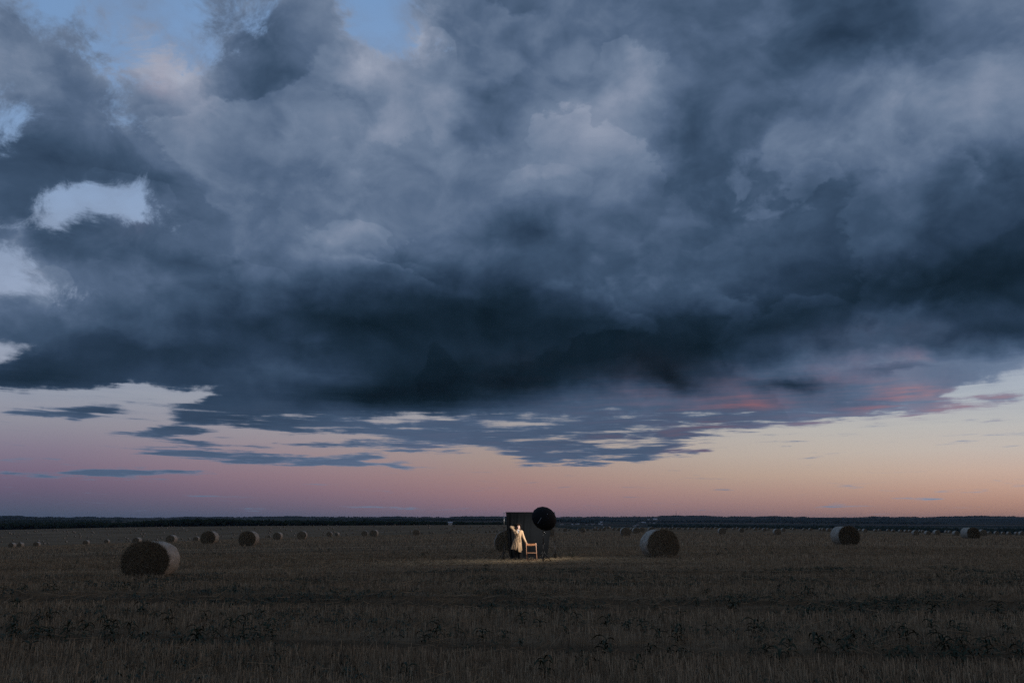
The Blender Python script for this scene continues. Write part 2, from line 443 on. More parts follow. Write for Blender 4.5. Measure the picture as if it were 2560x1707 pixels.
def hills_noise(x, y):
    r = np.hypot(x, y)
    k = np.clip((r - 2500) / 2500, 0, 1) * (1 - np.clip((r - 9500) / 3000, 0, 1))
    n = (np.sin(x / 1370 + 1.0) * np.cos(y / 2100 + .4) + 0.6 * np.sin(x / 610 + y / 1900) + 0.35 * np.sin(x / 290 - y / 700 + 2))
    return k * n * 3.2


def ground_z(x, y):
    x, y = np.asarray(x, float), np.asarray(y, float)
    r = np.hypot(x, y)
    az = np.arctan2(x, y)
    amax = math.atan(1280 / FPX)
    azc = np.clip(az, -amax, amax)
    depth = r * np.cos(azc)
    c = np.clip(CX + FPX * np.tan(azc) / math.cos(TILT) * 0.985, 0, 2560)
    ld = np.clip(np.log(np.maximum(depth, 1e-3)), _fd[0], _fd[-1])
    fi = (ld - _fd[0]) / (_fd[1] - _fd[0]); i = np.clip(fi.astype(int), 0, 698); u = fi - i
    fj = c / 20.0; j = np.clip(fj.astype(int), 0, 127); v = fj - j
    s = (_fine[i, j] * (1 - u) * (1 - v) + _fine[i + 1, j] * u * (1 - v) + _fine[i, j + 1] * (1 - u) * v + _fine[i + 1, j + 1] * u * v)
    z = s * depth
    fade = 1 - np.clip((np.abs(az) - 1.2) / 1.2, 0, 1)          # flattens out behind the camera
    return z * fade + hills_noise(x, y)


def hit(px, py, dmin=12.0, dmax=14000.0):
    """Where the line of sight through a spot of the photograph meets the ground."""
    d = ray(float(px), float(py))
    ds = np.exp(np.linspace(math.log(dmin), math.log(dmax), 4000))
    x, z = d[0] / d[1] * ds, CAMZ + d[2] / d[1] * ds
    g = ground_z(x, ds)
    k = np.nonzero(z < g)[0]
    if not len(k):
        k = [int(np.argmin(np.abs(z - g) / ds))]
    k = k[0]
    return x[k], ds[k], g[k]


def field_end(c):
    """Depth at which the stubble field ends, by column of the photograph."""
    return np.interp(c, [0, 1200, 1420, 1600, 2560], [1400, 1400, 1300, 560, 520])


# ------------------------------------------------------------------ object helpers
MAT = {}


def material(name, rough=0.9, spec=0.2):
    m = bpy.data.materials.new(name)
    m.use_nodes = True
    m.node_tree.nodes.clear()
    g = G(m.node_tree)
    p = m.node_tree.nodes.new('ShaderNodeBsdfPrincipled')
    p.inputs['Roughness'].default_value = rough
    p.inputs['Specular IOR Level'].default_value = spec
    o = m.node_tree.nodes.new('ShaderNodeOutputMaterial')
    m.node_tree.links.new(p.outputs[0], o.inputs[0])
    MAT[name] = m
    return m, g, p


def bump(g, p, h, strength, dist):
    b = g.n.new('ShaderNodeBump')
    b.inputs['Strength'].default_value = strength
    b.inputs['Distance'].default_value = dist
    g.put(b.inputs['Height'], h)
    g.l.new(b.outputs[0], p.inputs['Normal'])


def plain(name, c, rough=0.8, spec=0.3, var=0.15, scale=8.0, metal=0.0, sheen=0.0):
    m, g, p = material(name, rough, spec)
    tc = g.new('ShaderNodeTexCoord', out=3)
    n = g.noise(tc, scale, 6, .6)
    f = g.range(n, 0.3, 0.7, 1 - var, 1 + var)
    sc = g.n.new('ShaderNodeVectorMath'); sc.operation = 'SCALE'
    sc.inputs[0].default_value = tuple(c)
    g.put(sc.inputs['Scale'], f)
    g.put(p.inputs['Base Color'], sc.outputs[0])
    p.inputs['Metallic'].default_value = metal
    if sheen:
        p.inputs['Sheen Weight'].default_value = sheen
    return m


def mesh_obj(name, verts, faces, mats, parent=None, smooth=False, idx=None):
    me = bpy.data.meshes.new(name)
    me.from_pydata([tuple(map(float, v)) for v in verts], [], [tuple(map(int, f)) for f in faces])
    return link_mesh(name, me, mats, parent, smooth, idx)


def link_mesh(name, me, mats, parent=None, smooth=False, idx=None):
    for m in (mats if isinstance(mats, (list, tuple)) else [mats]):
        me.materials.append(m)
    if idx is not None:
        me.polygons.foreach_set('material_index', np.asarray(idx, np.int32))
    if smooth:
        me.polygons.foreach_set('use_smooth', np.ones(len(me.polygons), bool))
    me.update()
    o = bpy.data.objects.new(name, me)
    col.objects.link(o)
    if parent is not None:
        o.parent = parent
    return o


def fast_mesh(name, V, F):
    """Mesh from numpy arrays; F is n x k with one face size."""
    me = bpy.data.meshes.new(name)
    V = np.ascontiguousarray(V, np.float32); F = np.ascontiguousarray(F, np.int32)
    n, k = F.shape
    me.vertices.add(len(V)); me.vertices.foreach_set('co', V.ravel())
    me.loops.add(n * k); me.loops.foreach_set('vertex_index', F.ravel())
    me.polygons.add(n)
    me.polygons.foreach_set('loop_start', np.arange(0, n * k, k, dtype=np.int32))
    me.polygons.foreach_set('loop_total', np.full(n, k, np.int32))
    me.update(calc_edges=True)
    return me


def empty(name, loc, rz=0.0):
    o = bpy.data.objects.new(name, None)
    o.empty_display_size = 0.2
    o.location = tuple(map(float, loc)); o.rotation_euler = (0, 0, rz)
    col.objects.link(o)
    return o


def tag(o, label=None, cat=None, group=None, kind=None):
    if label: o['label'] = label
    if cat: o['category'] = cat
    if group: o['group'] = group
    if kind: o['kind'] = kind
    return o


def copy_tree(o, kids, parent=None):
    c = o.copy(); col.objects.link(c)
    if parent is not None:
        c.parent = parent
    for ch in kids.get(o.name, []):
        copy_tree(ch, kids, c)
    return c


class MB:
    """Collects simple shapes into one mesh."""
    def __init__(s):
        s.v, s.f = [], []

    def add(s, v, f):
        b = len(s.v)
        s.v += [tuple(p) for p in v]
        s.f += [tuple(i + b for i in q) for q in f]

    def tube(s, pts, r, n=8, caps=True):
        pts = [Vector(p) for p in pts]
        rs = r if isinstance(r, (list, tuple)) else [r] * len(pts)
        rings = []
        up = None
        for i, p in enumerate(pts):
            t = (pts[min(i + 1, len(pts) - 1)] - pts[max(i - 1, 0)]).normalized()
            if up is None:
                up = Vector((0, 0, 1)) if abs(t.z) < 0.9 else Vector((1, 0, 0))
            a = (up - t * up.dot(t)).normalized(); up = a
            b = t.cross(a)
            rings.append([p + (a * math.cos(2 * math.pi * k / n) + b * math.sin(2 * math.pi * k / n)) * rs[i] for k in range(n)])
        v = [q for ring in rings for q in ring]
        f = [(i * n + k, i * n + (k + 1) % n, (i + 1) * n + (k + 1) % n, (i + 1) * n + k) for i in range(len(pts) - 1) for k in range(n)]
        if caps:
            f.append(tuple(range(n))[::-1]); f.append(tuple((len(pts) - 1) * n + k for k in range(n)))
        s.add(v, f)

    def box(s, c, d, rot=None, bev=0.0):
        hx, hy, hz = [q / 2 for q in d]
        bm = bmesh.new()
        bmesh.ops.create_cube(bm, size=1)
        for v in bm.verts:
            v.co = Vector((v.co.x * d[0], v.co.y * d[1], v.co.z * d[2]))
        if bev:
            bmesh.ops.bevel(bm, geom=bm.edges[:], offset=bev, segments=1, affect='EDGES')
        M = Matrix.Translation(Vector(c)) @ (rot.to_4x4() if rot else Matrix())
        bm.verts.ensure_lookup_table(); bm.verts.index_update()
        s.add([M @ v.co for v in bm.verts], [[v.index for v in f.verts] for f in bm.faces])
        bm.free()

    def lathe(s, prof, n=16, M=None):
        M = M or Matrix()
        v = [M @ Vector((r * math.cos(2 * math.pi * k / n), r * math.sin(2 * math.pi * k / n), z)) for r, z in prof for k in range(n)]
        f = [(i * n + k, i * n + (k + 1) % n, (i + 1) * n + (k + 1) % n, (i + 1) * n + k) for i in range(len(prof) - 1) for k in range(n)]
        s.add(v, f)

    def build(s, name, m, parent=None, smooth=False):
        return mesh_obj(name, s.v, s.f, m, parent, smooth)


# ------------------------------------------------------------------ ground materials and meshes
def track_node(g, pos):
    """0..1: how far a spot lies in one of the trampled tracks that run across the field (see band())."""
    x, y, z = g.sep(pos)
    S = lambda v: g.m('SINE', v)
    M_ = lambda a, b: g.m('MULTIPLY', a, b)
    A = lambda a, b: g.m('ADD', a, b)
    w = A(y, A(M_(S(A(M_(x, 1 / 17), 1.0)), 1.3), M_(S(M_(x, 1 / 5.3)), .5)))
    t = A(M_(S(A(M_(w, 1.05), 3.0)), .45), A(M_(S(A(M_(w, 2.3), M_(S(M_(x, 1 / 31)), 2.0))), .40), M_(S(A(M_(w, .47), A(2.0, M_(S(M_(x, 1 / 9)), .6)))), .25)))
    n = g.noise(g.v('MULTIPLY', pos, (.25, 1.2, 0)), 1.0, 4, .6)
    return g.range(A(t, M_(g.m('SUBTRACT', n, .5), .8)), .10, -.50, 0.0, .70)


def soil_material():
    m, g, p = material('straw_ground', 1.0, 0.0)
    pos = g.new('ShaderNodeNewGeometry', out=0)
    bands = g.noise(g.v('MULTIPLY', pos, (0.012, 0.22, 0.0)), 1.0, 5, .60)          # swaths and wheel tracks, left to right
    broad = g.noise(g.v('MULTIPLY', pos, (0.006, 0.012, 0.0)), 1.0, 4, .55)
    fine = g.noise(g.v('MULTIPLY', pos, (1.6, 2.6, 1.0)), 2.0, 8, .7)
    straw = g.noise(g.v('MULTIPLY', pos, (3.0, 0.9, 1.0)), 6.0, 6, .75)
    green = g.noise(g.v('MULTIPLY', pos, (0.02, 0.10, 0.0)), 1.0, 5, .6)
    t = g.m('ADD', g.m('MULTIPLY', bands, 0.60), g.m('ADD', g.m('MULTIPLY', fine, 0.25), g.m('MULTIPLY', straw, 0.15)))
    c = g.ramp(t, [(0.36, (0.082, 0.061, 0.041)), (0.44, (0.176, 0.131, 0.085)), (0.52, (0.280, 0.210, 0.136)), (0.62, (0.37, 0.28, 0.185))])
    c = g.mix(track_node(g, pos), c, (0.035, 0.028, 0.019, 1))
    c = g.mix(g.range(green, 0.54, 0.72, 0.0, 0.40), c, (0.070, 0.072, 0.045, 1))
    c = g.mix(g.range(broad, 0.40, 0.62, 0.35, 0.0), c, (0.085, 0.068, 0.045, 1))
    g.put(p.inputs['Base Color'], c)
    bump(g, p, t, 0.9, 0.25)
    return m


def hills_material():
    m, g, p = material('far_country', 1.0, 0.0)
    pos = g.new('ShaderNodeNewGeometry', out=0)
    warp = g.noise(g.v('MULTIPLY', pos, (.0007, .0007, 0)), 1.0, 3, .5, out=1)
    q = g.v('ADD', g.v('MULTIPLY', pos, (0.00045, 0.0016, 0.0)), g.v('MULTIPLY', warp, (.35, .35, .35)))
    vo = g.n.new('ShaderNodeTexVoronoi'); vo.inputs['Scale'].default_value = 2.2
    g.put(vo.inputs['Vector'], q)
    h, s_, v_ = g.sep(vo.outputs['Color'])
    c = g.ramp(h, [(0.0, (0.022, 0.030, 0.026)), (0.30, (0.028, 0.040, 0.030)), (0.34, (0.080, 0.066, 0.052)), (0.55, (0.040, 0.054, 0.036)),
                   (0.59, (0.14, 0.105, 0.078)), (0.80, (0.022, 0.032, 0.028)), (0.84, (0.09, 0.09, 0.065))], 'LINEAR')
    n = g.noise(g.v('MULTIPLY', pos, (.004, .012, 0)), 1.0, 6, .6)
    c = g.mix(g.range(n, .3, .7, .5, 0), c, (0.018, 0.025, 0.022, 1))
    g.put(p.inputs['Base Color'], c)
    return m


def build_ground():
    azs = np.concatenate([np.linspace(-math.pi, -0.75, 40)[:-1], np.linspace(-0.75, 0.75, 360), np.linspace(0.75, math.pi, 40)[1:]])
    rs = np.concatenate([np.linspace(0.6, 5.0, 8)[:-1], np.exp(np.linspace(math.log(5.0), math.log(17000.0), 460))])
    A, R = np.meshgrid(azs[:-1], rs)
    X, Y = R * np.sin(A), R * np.cos(A)
    Z = ground_z(X, Y)
    na = len(azs) - 1
    V = np.stack([X, Y, Z], -1).reshape(-1, 3)
    V = np.vstack([V, [[0, 0, 0]]])
    i, j = np.meshgrid(np.arange(len(rs) - 1), np.arange(na), indexing='ij')
    j2 = (j + 1) % na
    F = np.stack([i * na + j, (i + 1) * na + j, (i + 1) * na + j2, i * na + j2], -1).reshape(-1, 4)[:, ::-1]
    C = V[F].mean(1)
    c = CX + FPX * np.clip(C[:, 0] / np.maximum(C[:, 1], 1.0), -.65, .65)
    c = np.where(C[:, 1] <= 0, np.where(C[:, 0] < 0, 0, 2560), c)
    far = np.hypot(C[:, 0], C[:, 1]) * 0.9 > field_end(c) * (1 + 0.02 * np.sin(C[:, 0] / 40))
    far = np.where(np.abs(C[:, 0]) < 0.65 * np.maximum(C[:, 1], 1), C[:, 1] > field_end(c), far)
    soil, hm = soil_material(), hills_material()
    for nm, sel, mt in (('field', ~far, soil), ('hills', far, hm)):
        Fs = F[sel]
        used = np.unique(Fs)
        remap = np.full(len(V), -1); remap[used] = np.arange(len(used))
        Vs, Fr = V[used], remap[Fs]
        if nm == 'field':
            b = len(Vs)
            Vs = np.vstack([Vs, [[0, 0, 0], [0, 0, 0]]])
            cap = np.stack([np.full(na, b), np.arange(na), (np.arange(na) + 1) % na, (np.arange(na) + 1) % na], -1)
            me = bpy.data.meshes.new(nm)
            me.from_pydata(Vs.tolist(), [], Fr.tolist() + [[b, (k + 1) % na, k] for k in range(na)])
        else:
            me = fast_mesh(nm, Vs, Fr)
        o = link_mesh(nm, me, mt, smooth=True)
        tag(o, kind='structure')


build_ground()

# ------------------------------------------------------------------ materials of the things
def island_straw(name, stops, lo=0.75, hi=1.25, trans=0.0):
    m, g, p = material(name, 0.9, 0.15)
    rnd = g.new('ShaderNodeNewGeometry', out=8)
    pos = g.new('ShaderNodeNewGeometry', out=0)
    n = g.noise(g.v('MULTIPLY', pos, (0.03, 0.20, 0.0)), 1.0, 5, .6)
    t = g.m('ADD', g.m('MULTIPLY', rnd, 0.55), g.m('MULTIPLY', n, 0.45))
    c = g.ramp(t, stops)
    if name == 'stubble_straw':
        c = g.mix(track_node(g, pos), c, (0.080, 0.066, 0.048, 1))
    g.put(p.inputs['Base Color'], c)
    # dry straw lets some light through
    tr = g.n.new('ShaderNodeBsdfTranslucent'); g.put(tr.inputs[0], c)
    mx = g.n.new('ShaderNodeMixShader'); mx.inputs[0].default_value = .35
    out = [n for n in g.n if n.bl_idname == 'ShaderNodeOutputMaterial'][0]
    g.l.new(p.outputs[0], mx.inputs[1]); g.l.new(tr.outputs[0], mx.inputs[2]); g.l.new(mx.outputs[0], out.inputs[0])
    return m


def bale_face_material():
    m, g, p = material('cut_straw_end', 1.0, 0.05)
    oc = g.new('ShaderNodeTexCoord', out=3)
    x, y, z = g.sep(oc)
    zz = g.m('SUBTRACT', z, 0.70)
    r = g.m('SQRT', g.m('ADD', g.m('MULTIPLY', x, x), g.m('MULTIPLY', zz, zz)))
    a = g.m('ARCTAN2', zz, x)
    sw = g.noise(oc, 5.0, 3, .6)
    v = g.xyz(g.m('MULTIPLY', g.m('ADD', r, g.m('MULTIPLY', sw, 0.12)), 34.0), g.m('MULTIPLY', g.m('COSINE', a), 1.6), g.m('MULTIPLY', g.m('SINE', a), 1.6))
    n1 = g.noise(v, 1.0, 6, .7)
    n2 = g.noise(g.v('MULTIPLY', oc, (26, 8, 26)), 1.0, 6, .75, dist=1.2)
    t = g.m('ADD', g.m('MULTIPLY', n1, .5), g.m('MULTIPLY', n2, .5))
    g.put(p.inputs['Base Color'], g.ramp(t, [(.36, (.048, .038, .026)), (.5, (.145, .117, .080)), (.64, (.34, .285, .20))]))
    bump(g, p, t, 1.0, 0.05)
    return m


def bale_wrap_material():
    m, g, p = material('net_wrapped_straw', 0.65, 0.35)
    oc = g.new('ShaderNodeTexCoord', out=3)
    x, y, z = g.sep(oc)
    zz = g.m('SUBTRACT', z, 0.70)
    a = g.m('ARCTAN2', zz, x)
    n1 = g.noise(g.xyz(g.m('MULTIPLY', a, 3.0), g.m('MULTIPLY', y, 22.0), 0.0), 2.0, 6, .7)     # straw laid round the roll
    n2 = g.noise(oc, 3.0, 5, .6)
    n3 = g.noise(oc, 40.0, 4, .7)
    net = g.m('MULTIPLY', g.m('ABSOLUTE', g.m('SINE', g.m('ADD', g.m('MULTIPLY', y, 70.0), g.m('MULTIPLY', a, 40.0)))),
              g.m('ABSOLUTE', g.m('SINE', g.m('SUBTRACT', g.m('MULTIPLY', y, 70.0), g.m('MULTIPLY', a, 40.0)))))
    t = g.m('ADD', g.m('MULTIPLY', n1, .4), g.m('ADD', g.m('MULTIPLY', n2, .3), g.m('MULTIPLY', n3, .3)))
    c = g.ramp(t, [(.36, (.20, .16, .115)), (.5, (.34, .295, .225)), (.62, (.54, .49, .42))])
    c = g.mix(g.m('MULTIPLY', g.m('SUBTRACT', 1.0, net), 0.22), c, (.60, .60, .58, 1))
    g.put(p.inputs['Base Color'], c)
    bump(g, p, t, 0.8, 0.03)
    return m


M_FACE, M_WRAP = bale_face_material(), bale_wrap_material()
M_STUB = island_straw('stubble_straw', [(.25, (.105, .082, .056)), (.45, (.24, .188, .125)), (.65, (.40, .318, .212)), (.85, (.58, .475, .33))])
M_LOOSE = island_straw('loose_straw', [(.25, (.12, .085, .05)), (.55, (.27, .20, .12)), (.85, (.45, .36, .24))])
M_PALE = island_straw('pale_straw', [(.25, (.30, .235, .15)), (.55, (.48, .385, .25)), (.85, (.66, .55, .38))])  # lighter than the stubble: extra flash light put into the straw colour
M_EDGE = island_straw('bale_end_straw', [(.25, (.08, .065, .044)), (.55, (.22, .178, .12)), (.85, (.50, .42, .29))])
M_WEED = plain('weed_leaf', (.016, .030, .013), .7, .3, .45, 30)
M_TREE = plain('far_foliage', (.020, .030, .018), 1.0, .0, .35, .05)
M_BLACK = plain('black_painted_steel', (.012, .012, .013), .5, .3, .1, 20)
M_STEEL = plain('bright_steel', (.45, .46, .48), .35, .5, .1, 20, metal=.8)
M_CLOTH = plain('black_cloth', (.0055, .0068, .0088), .95, .1, .12, 14, sheen=.06)
M_UMB = plain('black_nylon', (.006, .006, .007), .7, .15, .1, 14)
M_WHITE = plain('white_lining', (.75, .75, .74), .6, .3, .03, 14)
M_COAT = plain('tan_cotton', (.385, .262, .160), .85, .15, .07, 24, sheen=.2)
M_COATD = plain('tan_seam', (.20, .13, .075), .9, .1, .1, 24)
M_SKIN = plain('skin', (.68, .47, .38), .55, .35, .04, 20)
M_LIP = plain('lip', (.42, .13, .12), .5, .4, .04, 20)
M_HAIR = plain('brown_hair', (.075, .036, .018), .55, .4, .35, 40)
M_HAT = plain('black_felt', (.010, .010, .011), .95, .1, .1, 20)
M_SHIRT = plain('white_cotton', (.72, .72, .74), .8, .2, .04, 20)
M_TROUSER = plain('black_wool', (.018, .017, .018), .9, .15, .2, 20)
M_BOOT = plain('black_leather', (.012, .012, .012), .4, .5, .1, 20)
M_BUTTON = plain('dark_button', (.03, .02, .015), .3, .5, .05, 20)


def wood_material():
    m, g, p = material('varnished_wood', .45, .4)
    oc = g.new('ShaderNodeTexCoord', out=3)
    n = g.noise(g.v('MULTIPLY', oc, (20, 20, 3)), 2.0, 5, .6)
    g.put(p.inputs['Base Color'], g.ramp(n, [(.3, (.18, .075, .035)), (.55, (.29, .135, .065)), (.75, (.37, .185, .09))]))
    return m


M_WOOD = wood_material()
rng = np.random.default_rng(7)


# ------------------------------------------------------------------ stubble
def band(x, y):
    """Swaths across the field: taller or flatter stubble, -1..1."""
    w = y + 1.3 * np.sin(x / 17 + 1) + 0.5 * np.sin(x / 5.3)
    return 0.45 * np.sin(w * 1.05 + 3.0) + 0.4 * np.sin(w * 2.3 + 2 * np.sin(x / 31)) + 0.25 * np.sin(w * 0.47 + 2.0 + 0.6 * np.sin(x / 9))


def blades(xs, ys, h, w, lean, parent=None):
    n = len(xs)
    zs = ground_z(xs, ys)
    yaw = rng.uniform(0, math.pi, n)
    dx, dy = np.cos(yaw) * w / 2, np.sin(yaw) * w / 2
    la = rng.uniform(0, 2 * math.pi, n)
    tx, ty = np.cos(la) * np.tan(lean) * h, np.sin(la) * np.tan(lean) * h
    b = np.stack([xs, ys, zs - 0.01], -1)
    off = np.stack([dx, dy, 0 * dx], -1)
    top = b + np.stack([tx, ty, h], -1)
    V = np.stack([b - off, b + off, top + off * .75, top - off * .75], 1).reshape(-1, 3)
    F = np.arange(n * 4).reshape(-1, 4)
    return V, F


def build_stubble():
    parts = []
    for d0, d1, dens, w, hm in ((3.0, 6.5, 600, .0055, .145), (6.5, 13, 700, .0065, .145), (13, 22, 380, .008, .145), (22, 36, 150, .011, .15), (36, 60, 60, .017, .15), (60, 120, 15, .03, .17), (120, 230, 2.6, .06, .18)):
        n = int(0.70 * (d1 ** 2 - d0 ** 2) * 1.02 * dens)
        y = np.sqrt(rng.uniform(d0 ** 2, d1 ** 2, n))
        x = y * rng.uniform(-.72, .72, n) + rng.normal(0, .3, n)
        yr = np.round(y / .16) * .16
        y = yr + rng.normal(0, .022, n) + .12 * np.sin(x / 3)
        bd = band(x, y)
        patch = np.sin(x * 1.9 + 3 * np.sin(y * .7)) * np.sin(y * 2.3 + 2 * np.sin(x * .9))
        keep = rng.uniform(0, 1, n) < np.clip(.72 + .75 * bd + .22 * patch, .10, 1)
        x, y, bd, patch = x[keep], y[keep], bd[keep], patch[keep]
        m = len(x)
        h = hm * np.clip(rng.normal(.82, .24, m), .25, 1.4) * (1 + .50 * bd + .12 * patch)
        h = np.clip(h * (1 - .5 * np.clip((-.2 - bd) / .3, 0, 1)), .03, .3)
        set_ = np.exp(-(((x - 1.2) / 5.0) ** 4)) * np.clip((y - 34.0) / 1.5, 0, 1) * np.clip((41 - y) / 1.5, 0, 1)   # trodden down round the set
        h = h * (1 - .62 * set_)
        lean = np.abs(rng.normal(0, .13, m)) + (rng.uniform(0, 1, m) < .12) * rng.uniform(.2, .9, m)
        parts.append(blades(x, y, h, w * rng.uniform(.6, 1.4, m), lean))
    off = 0; Vs, Fs = [], []
    for V, F in parts:
        Vs.append(V); Fs.append(F + off); off += len(V)
    o = link_mesh('stubble', fast_mesh('stubble', np.vstack(Vs), np.vstack(Fs)), M_STUB)
    tag(o, kind='stuff')
    # cut straw lying between the rows
    n = 26000
    y = np.sqrt(rng.uniform(6.5 ** 2, 55 ** 2, n)); x = y * rng.uniform(-.72, .72, n)
    L = rng.uniform(.12, .55, n); a = rng.normal(0, .8, n)
    z = ground_z(x, y) + rng.uniform(.01, .15, n)
    d = np.stack([np.cos(a) * L / 2, np.sin(a) * L / 2, rng.normal(0, .05, n)], -1)
    c = np.stack([x, y, z], -1)
    s = np.stack([0 * x, 0 * x, np.full(n, .0028) * np.clip(y / 14, 1, 1.8)], -1)
    V = np.stack([c - d - s, c + d - s, c + d + s, c - d + s], 1).reshape(-1, 3)
    o = link_mesh('loose_straw', fast_mesh('loose_straw', V, np.arange(n * 4).reshape(-1, 4)), M_LOOSE)
    tag(o, kind='stuff')


build_stubble()


def build_lit_pool_straw():
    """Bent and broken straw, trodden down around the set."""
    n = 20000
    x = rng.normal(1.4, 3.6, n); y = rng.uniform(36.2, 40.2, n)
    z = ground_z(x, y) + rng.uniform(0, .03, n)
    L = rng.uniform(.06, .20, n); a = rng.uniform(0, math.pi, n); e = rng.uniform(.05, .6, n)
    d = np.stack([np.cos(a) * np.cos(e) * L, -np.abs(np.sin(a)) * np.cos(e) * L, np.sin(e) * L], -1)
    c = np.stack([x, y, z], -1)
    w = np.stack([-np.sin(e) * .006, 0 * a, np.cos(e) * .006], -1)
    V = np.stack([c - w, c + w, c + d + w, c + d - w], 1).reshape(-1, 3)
    tag(link_mesh('lit_pool_straw', fast_mesh('lit_pool_straw', V, np.arange(n * 4).reshape(-1, 4)), M_PALE), kind='stuff')


build_lit_pool_straw()


# ------------------------------------------------------------------ round bales
def bale_shape(nseg, nl, seed, fringe):
    """Unit bale, 1.4 m across and 1.2 m long, axis along y, resting on z = 0: wrap, two ends, straw fringe."""
    r0 = np.random.default_rng(seed)
    ph = r0.uniform(0, 6.28, 12)
    th = np.linspace(0, 2 * math.pi, nseg, endpoint=False)

    def rad(t, y):
        return 0.70 * (1 + .012 * np.sin(3 * t + ph[0]) + .009 * np.sin(5 * t + ph[1] + y) + .006 * np.sin(11 * t + ph[2] + 4 * y) + .006 * np.sin(17 * t - 7 * y + ph[3]) - .012 * np.abs(y / .6) ** 6)

    def pt(t, rr, y):
        x, z = rr * np.cos(t) * 1.04, rr * np.sin(t)
        z = np.where(z < -.60, -.60 + (z + .60) * .35, z)       # flattened where it rests
        z = z * (0.985)
        return np.stack([x, y + 0 * t, z + .62], -1)
    V, F = [], []
    ys = np.linspace(-.6, .6, nl)
    for k, y in enumerate(ys):
        V.append(pt(th, rad(th, y), y))
    V = np.vstack(V)
    for k in range(nl - 1):
        for i in range(nseg):
            F.append((k * nseg + i, k * nseg + (i + 1) % nseg, (k + 1) * nseg + (i + 1) % nseg, (k + 1) * nseg + i))
    wrap = (V, F)
    ends = []
    for s in (-1, 1):
        rings = [1.0, .985, .93, .86, .78, .68, .57, .45, .33, .2, .09] if nseg > 24 else [1.0, .95, .6, .25]
        W, E = [], []
        for q, f in enumerate(rings):
            lump = .035 * (1 - f ** 6) + .012 * np.sin(9 * th * 1 + f * 40 + ph[4]) * (f < .98) + .012 * r0.normal(0, 1, nseg) * (f < .98)
            W.append(pt(th, rad(th, s * .6) * (f if q else 1.0), 0) + np.stack([0 * th, s * (.6 + lump - (.03 if 0 < q < 2 else 0)), 0 * th], -1))
        W = np.vstack(W + [[[0, s * .63, .62]]])
        for k in range(len(rings) - 1):
            for i in range(nseg):
                E.append((k * nseg + i, k * nseg + (i + 1) % nseg, (k + 1) * nseg + (i + 1) % nseg, (k + 1) * nseg + i))
        c = len(W) - 1; b = (len(rings) - 1) * nseg
        E += [(b + i, b + (i + 1) % nseg, c) for i in range(nseg)]
        if s > 0:
            E = [e[::-1] for e in E]
        ends.append((W, E))
    fr = None
    if fringe:
        n = fringe
        t = r0.uniform(0, 2 * math.pi, n); f = np.where(r0.uniform(0, 1, n) < .35, r0.uniform(.93, 1.02, n), np.sqrt(r0.uniform(.02, .95, n)))
        c = pt(t, rad(t, -.6) * f, 0); c[:, 1] = -.62 - .035 * (1 - f ** 6)
        L = r0.uniform(.04, .15, n)
        a = t + math.pi / 2 + r0.normal(0, .7, n)
        d = np.stack([np.cos(a) * L, -np.abs(r0.normal(0, .35, n)) * L, np.sin(a) * L], -1)
        w = np.stack([np.sin(a) * .0032, 0 * a, -np.cos(a) * .0032], -1)
        m2 = n // 5
        t2 = r0.uniform(0, 2 * math.pi, m2); y2 = r0.uniform(-.6, .6, m2)
        c2 = pt(t2, rad(t2, y2), 0); c2[:, 1] = y2
        L2 = r0.uniform(.02, .07, m2)
        nrm = np.stack([np.cos(t2), 0 * t2, np.sin(t2)], -1)
        d2 = nrm * L2[:, None] * r0.uniform(.2, .8, m2)[:, None] + np.stack([-np.sin(t2) * L2, r0.normal(0, .02, m2), np.cos(t2) * L2], -1)
        w2 = np.stack([0 * t2, np.full(m2, .003), 0 * t2], -1)
        c, d, w = np.vstack([c, c2]), np.vstack([d, d2]), np.vstack([w, w2])
        FV = np.stack([c - w, c + w, c + d + w * .6, c + d - w * .6], 1).reshape(-1, 3)
        fr = (FV, np.arange(len(FV)).reshape(-1, 4))
    return wrap, ends, fr


def make_bale(nseg, nl, seed, fringe):
    root = empty('round_bale', (0, 0, 0))
    wrap, ends, fr = bale_shape(nseg, nl, seed, fringe)
    kids = [mesh_obj('wrapped_side', wrap[0], wrap[1], M_WRAP, root, True)]
    for e in ends:
        kids.append(mesh_obj('bale_end', e[0], e[1], M_FACE, root, nseg > 24))
    if fr is not None:
        f = link_mesh('straw_fringe', fast_mesh('straw_fringe', *fr), M_EDGE, root)
        tag(f, kind='stuff')
        kids.append(f)
    return root, {root.name: kids}


B_NEAR = [make_bale(72, 15, 11, 9000), make_bale(72, 15, 23, 9000)]
B_MID = [make_bale(28, 5, 31, 0), make_bale(28, 5, 47, 0)]


def tiny_bale_mesh():
    wrap, ends, _ = bale_shape(10, 2, 3, 0)
    V, F, idx = list(wrap[0]), list(wrap[1]), [0] * len(wrap[1])
    for W, E in ends:
        b = len(V); V += list(W); F += [tuple(i + b for i in e) for e in E]; idx += [1] * len(E)
    me = bpy.data.meshes.new('straw_bale')
    me.from_pydata([tuple(map(float, v)) for v in V], [], F)
    for m in (M_WRAP, M_FACE):
        me.materials.append(m)
    me.polygons.foreach_set('material_index', np.array(idx, np.int32))
    me.update()
    return me


TINY = tiny_bale_mesh()
used = set()
GROUPS = ('large round straw bales standing in the near field', 'round straw bales in the middle of the field', 'tiny straw bales far across the field')


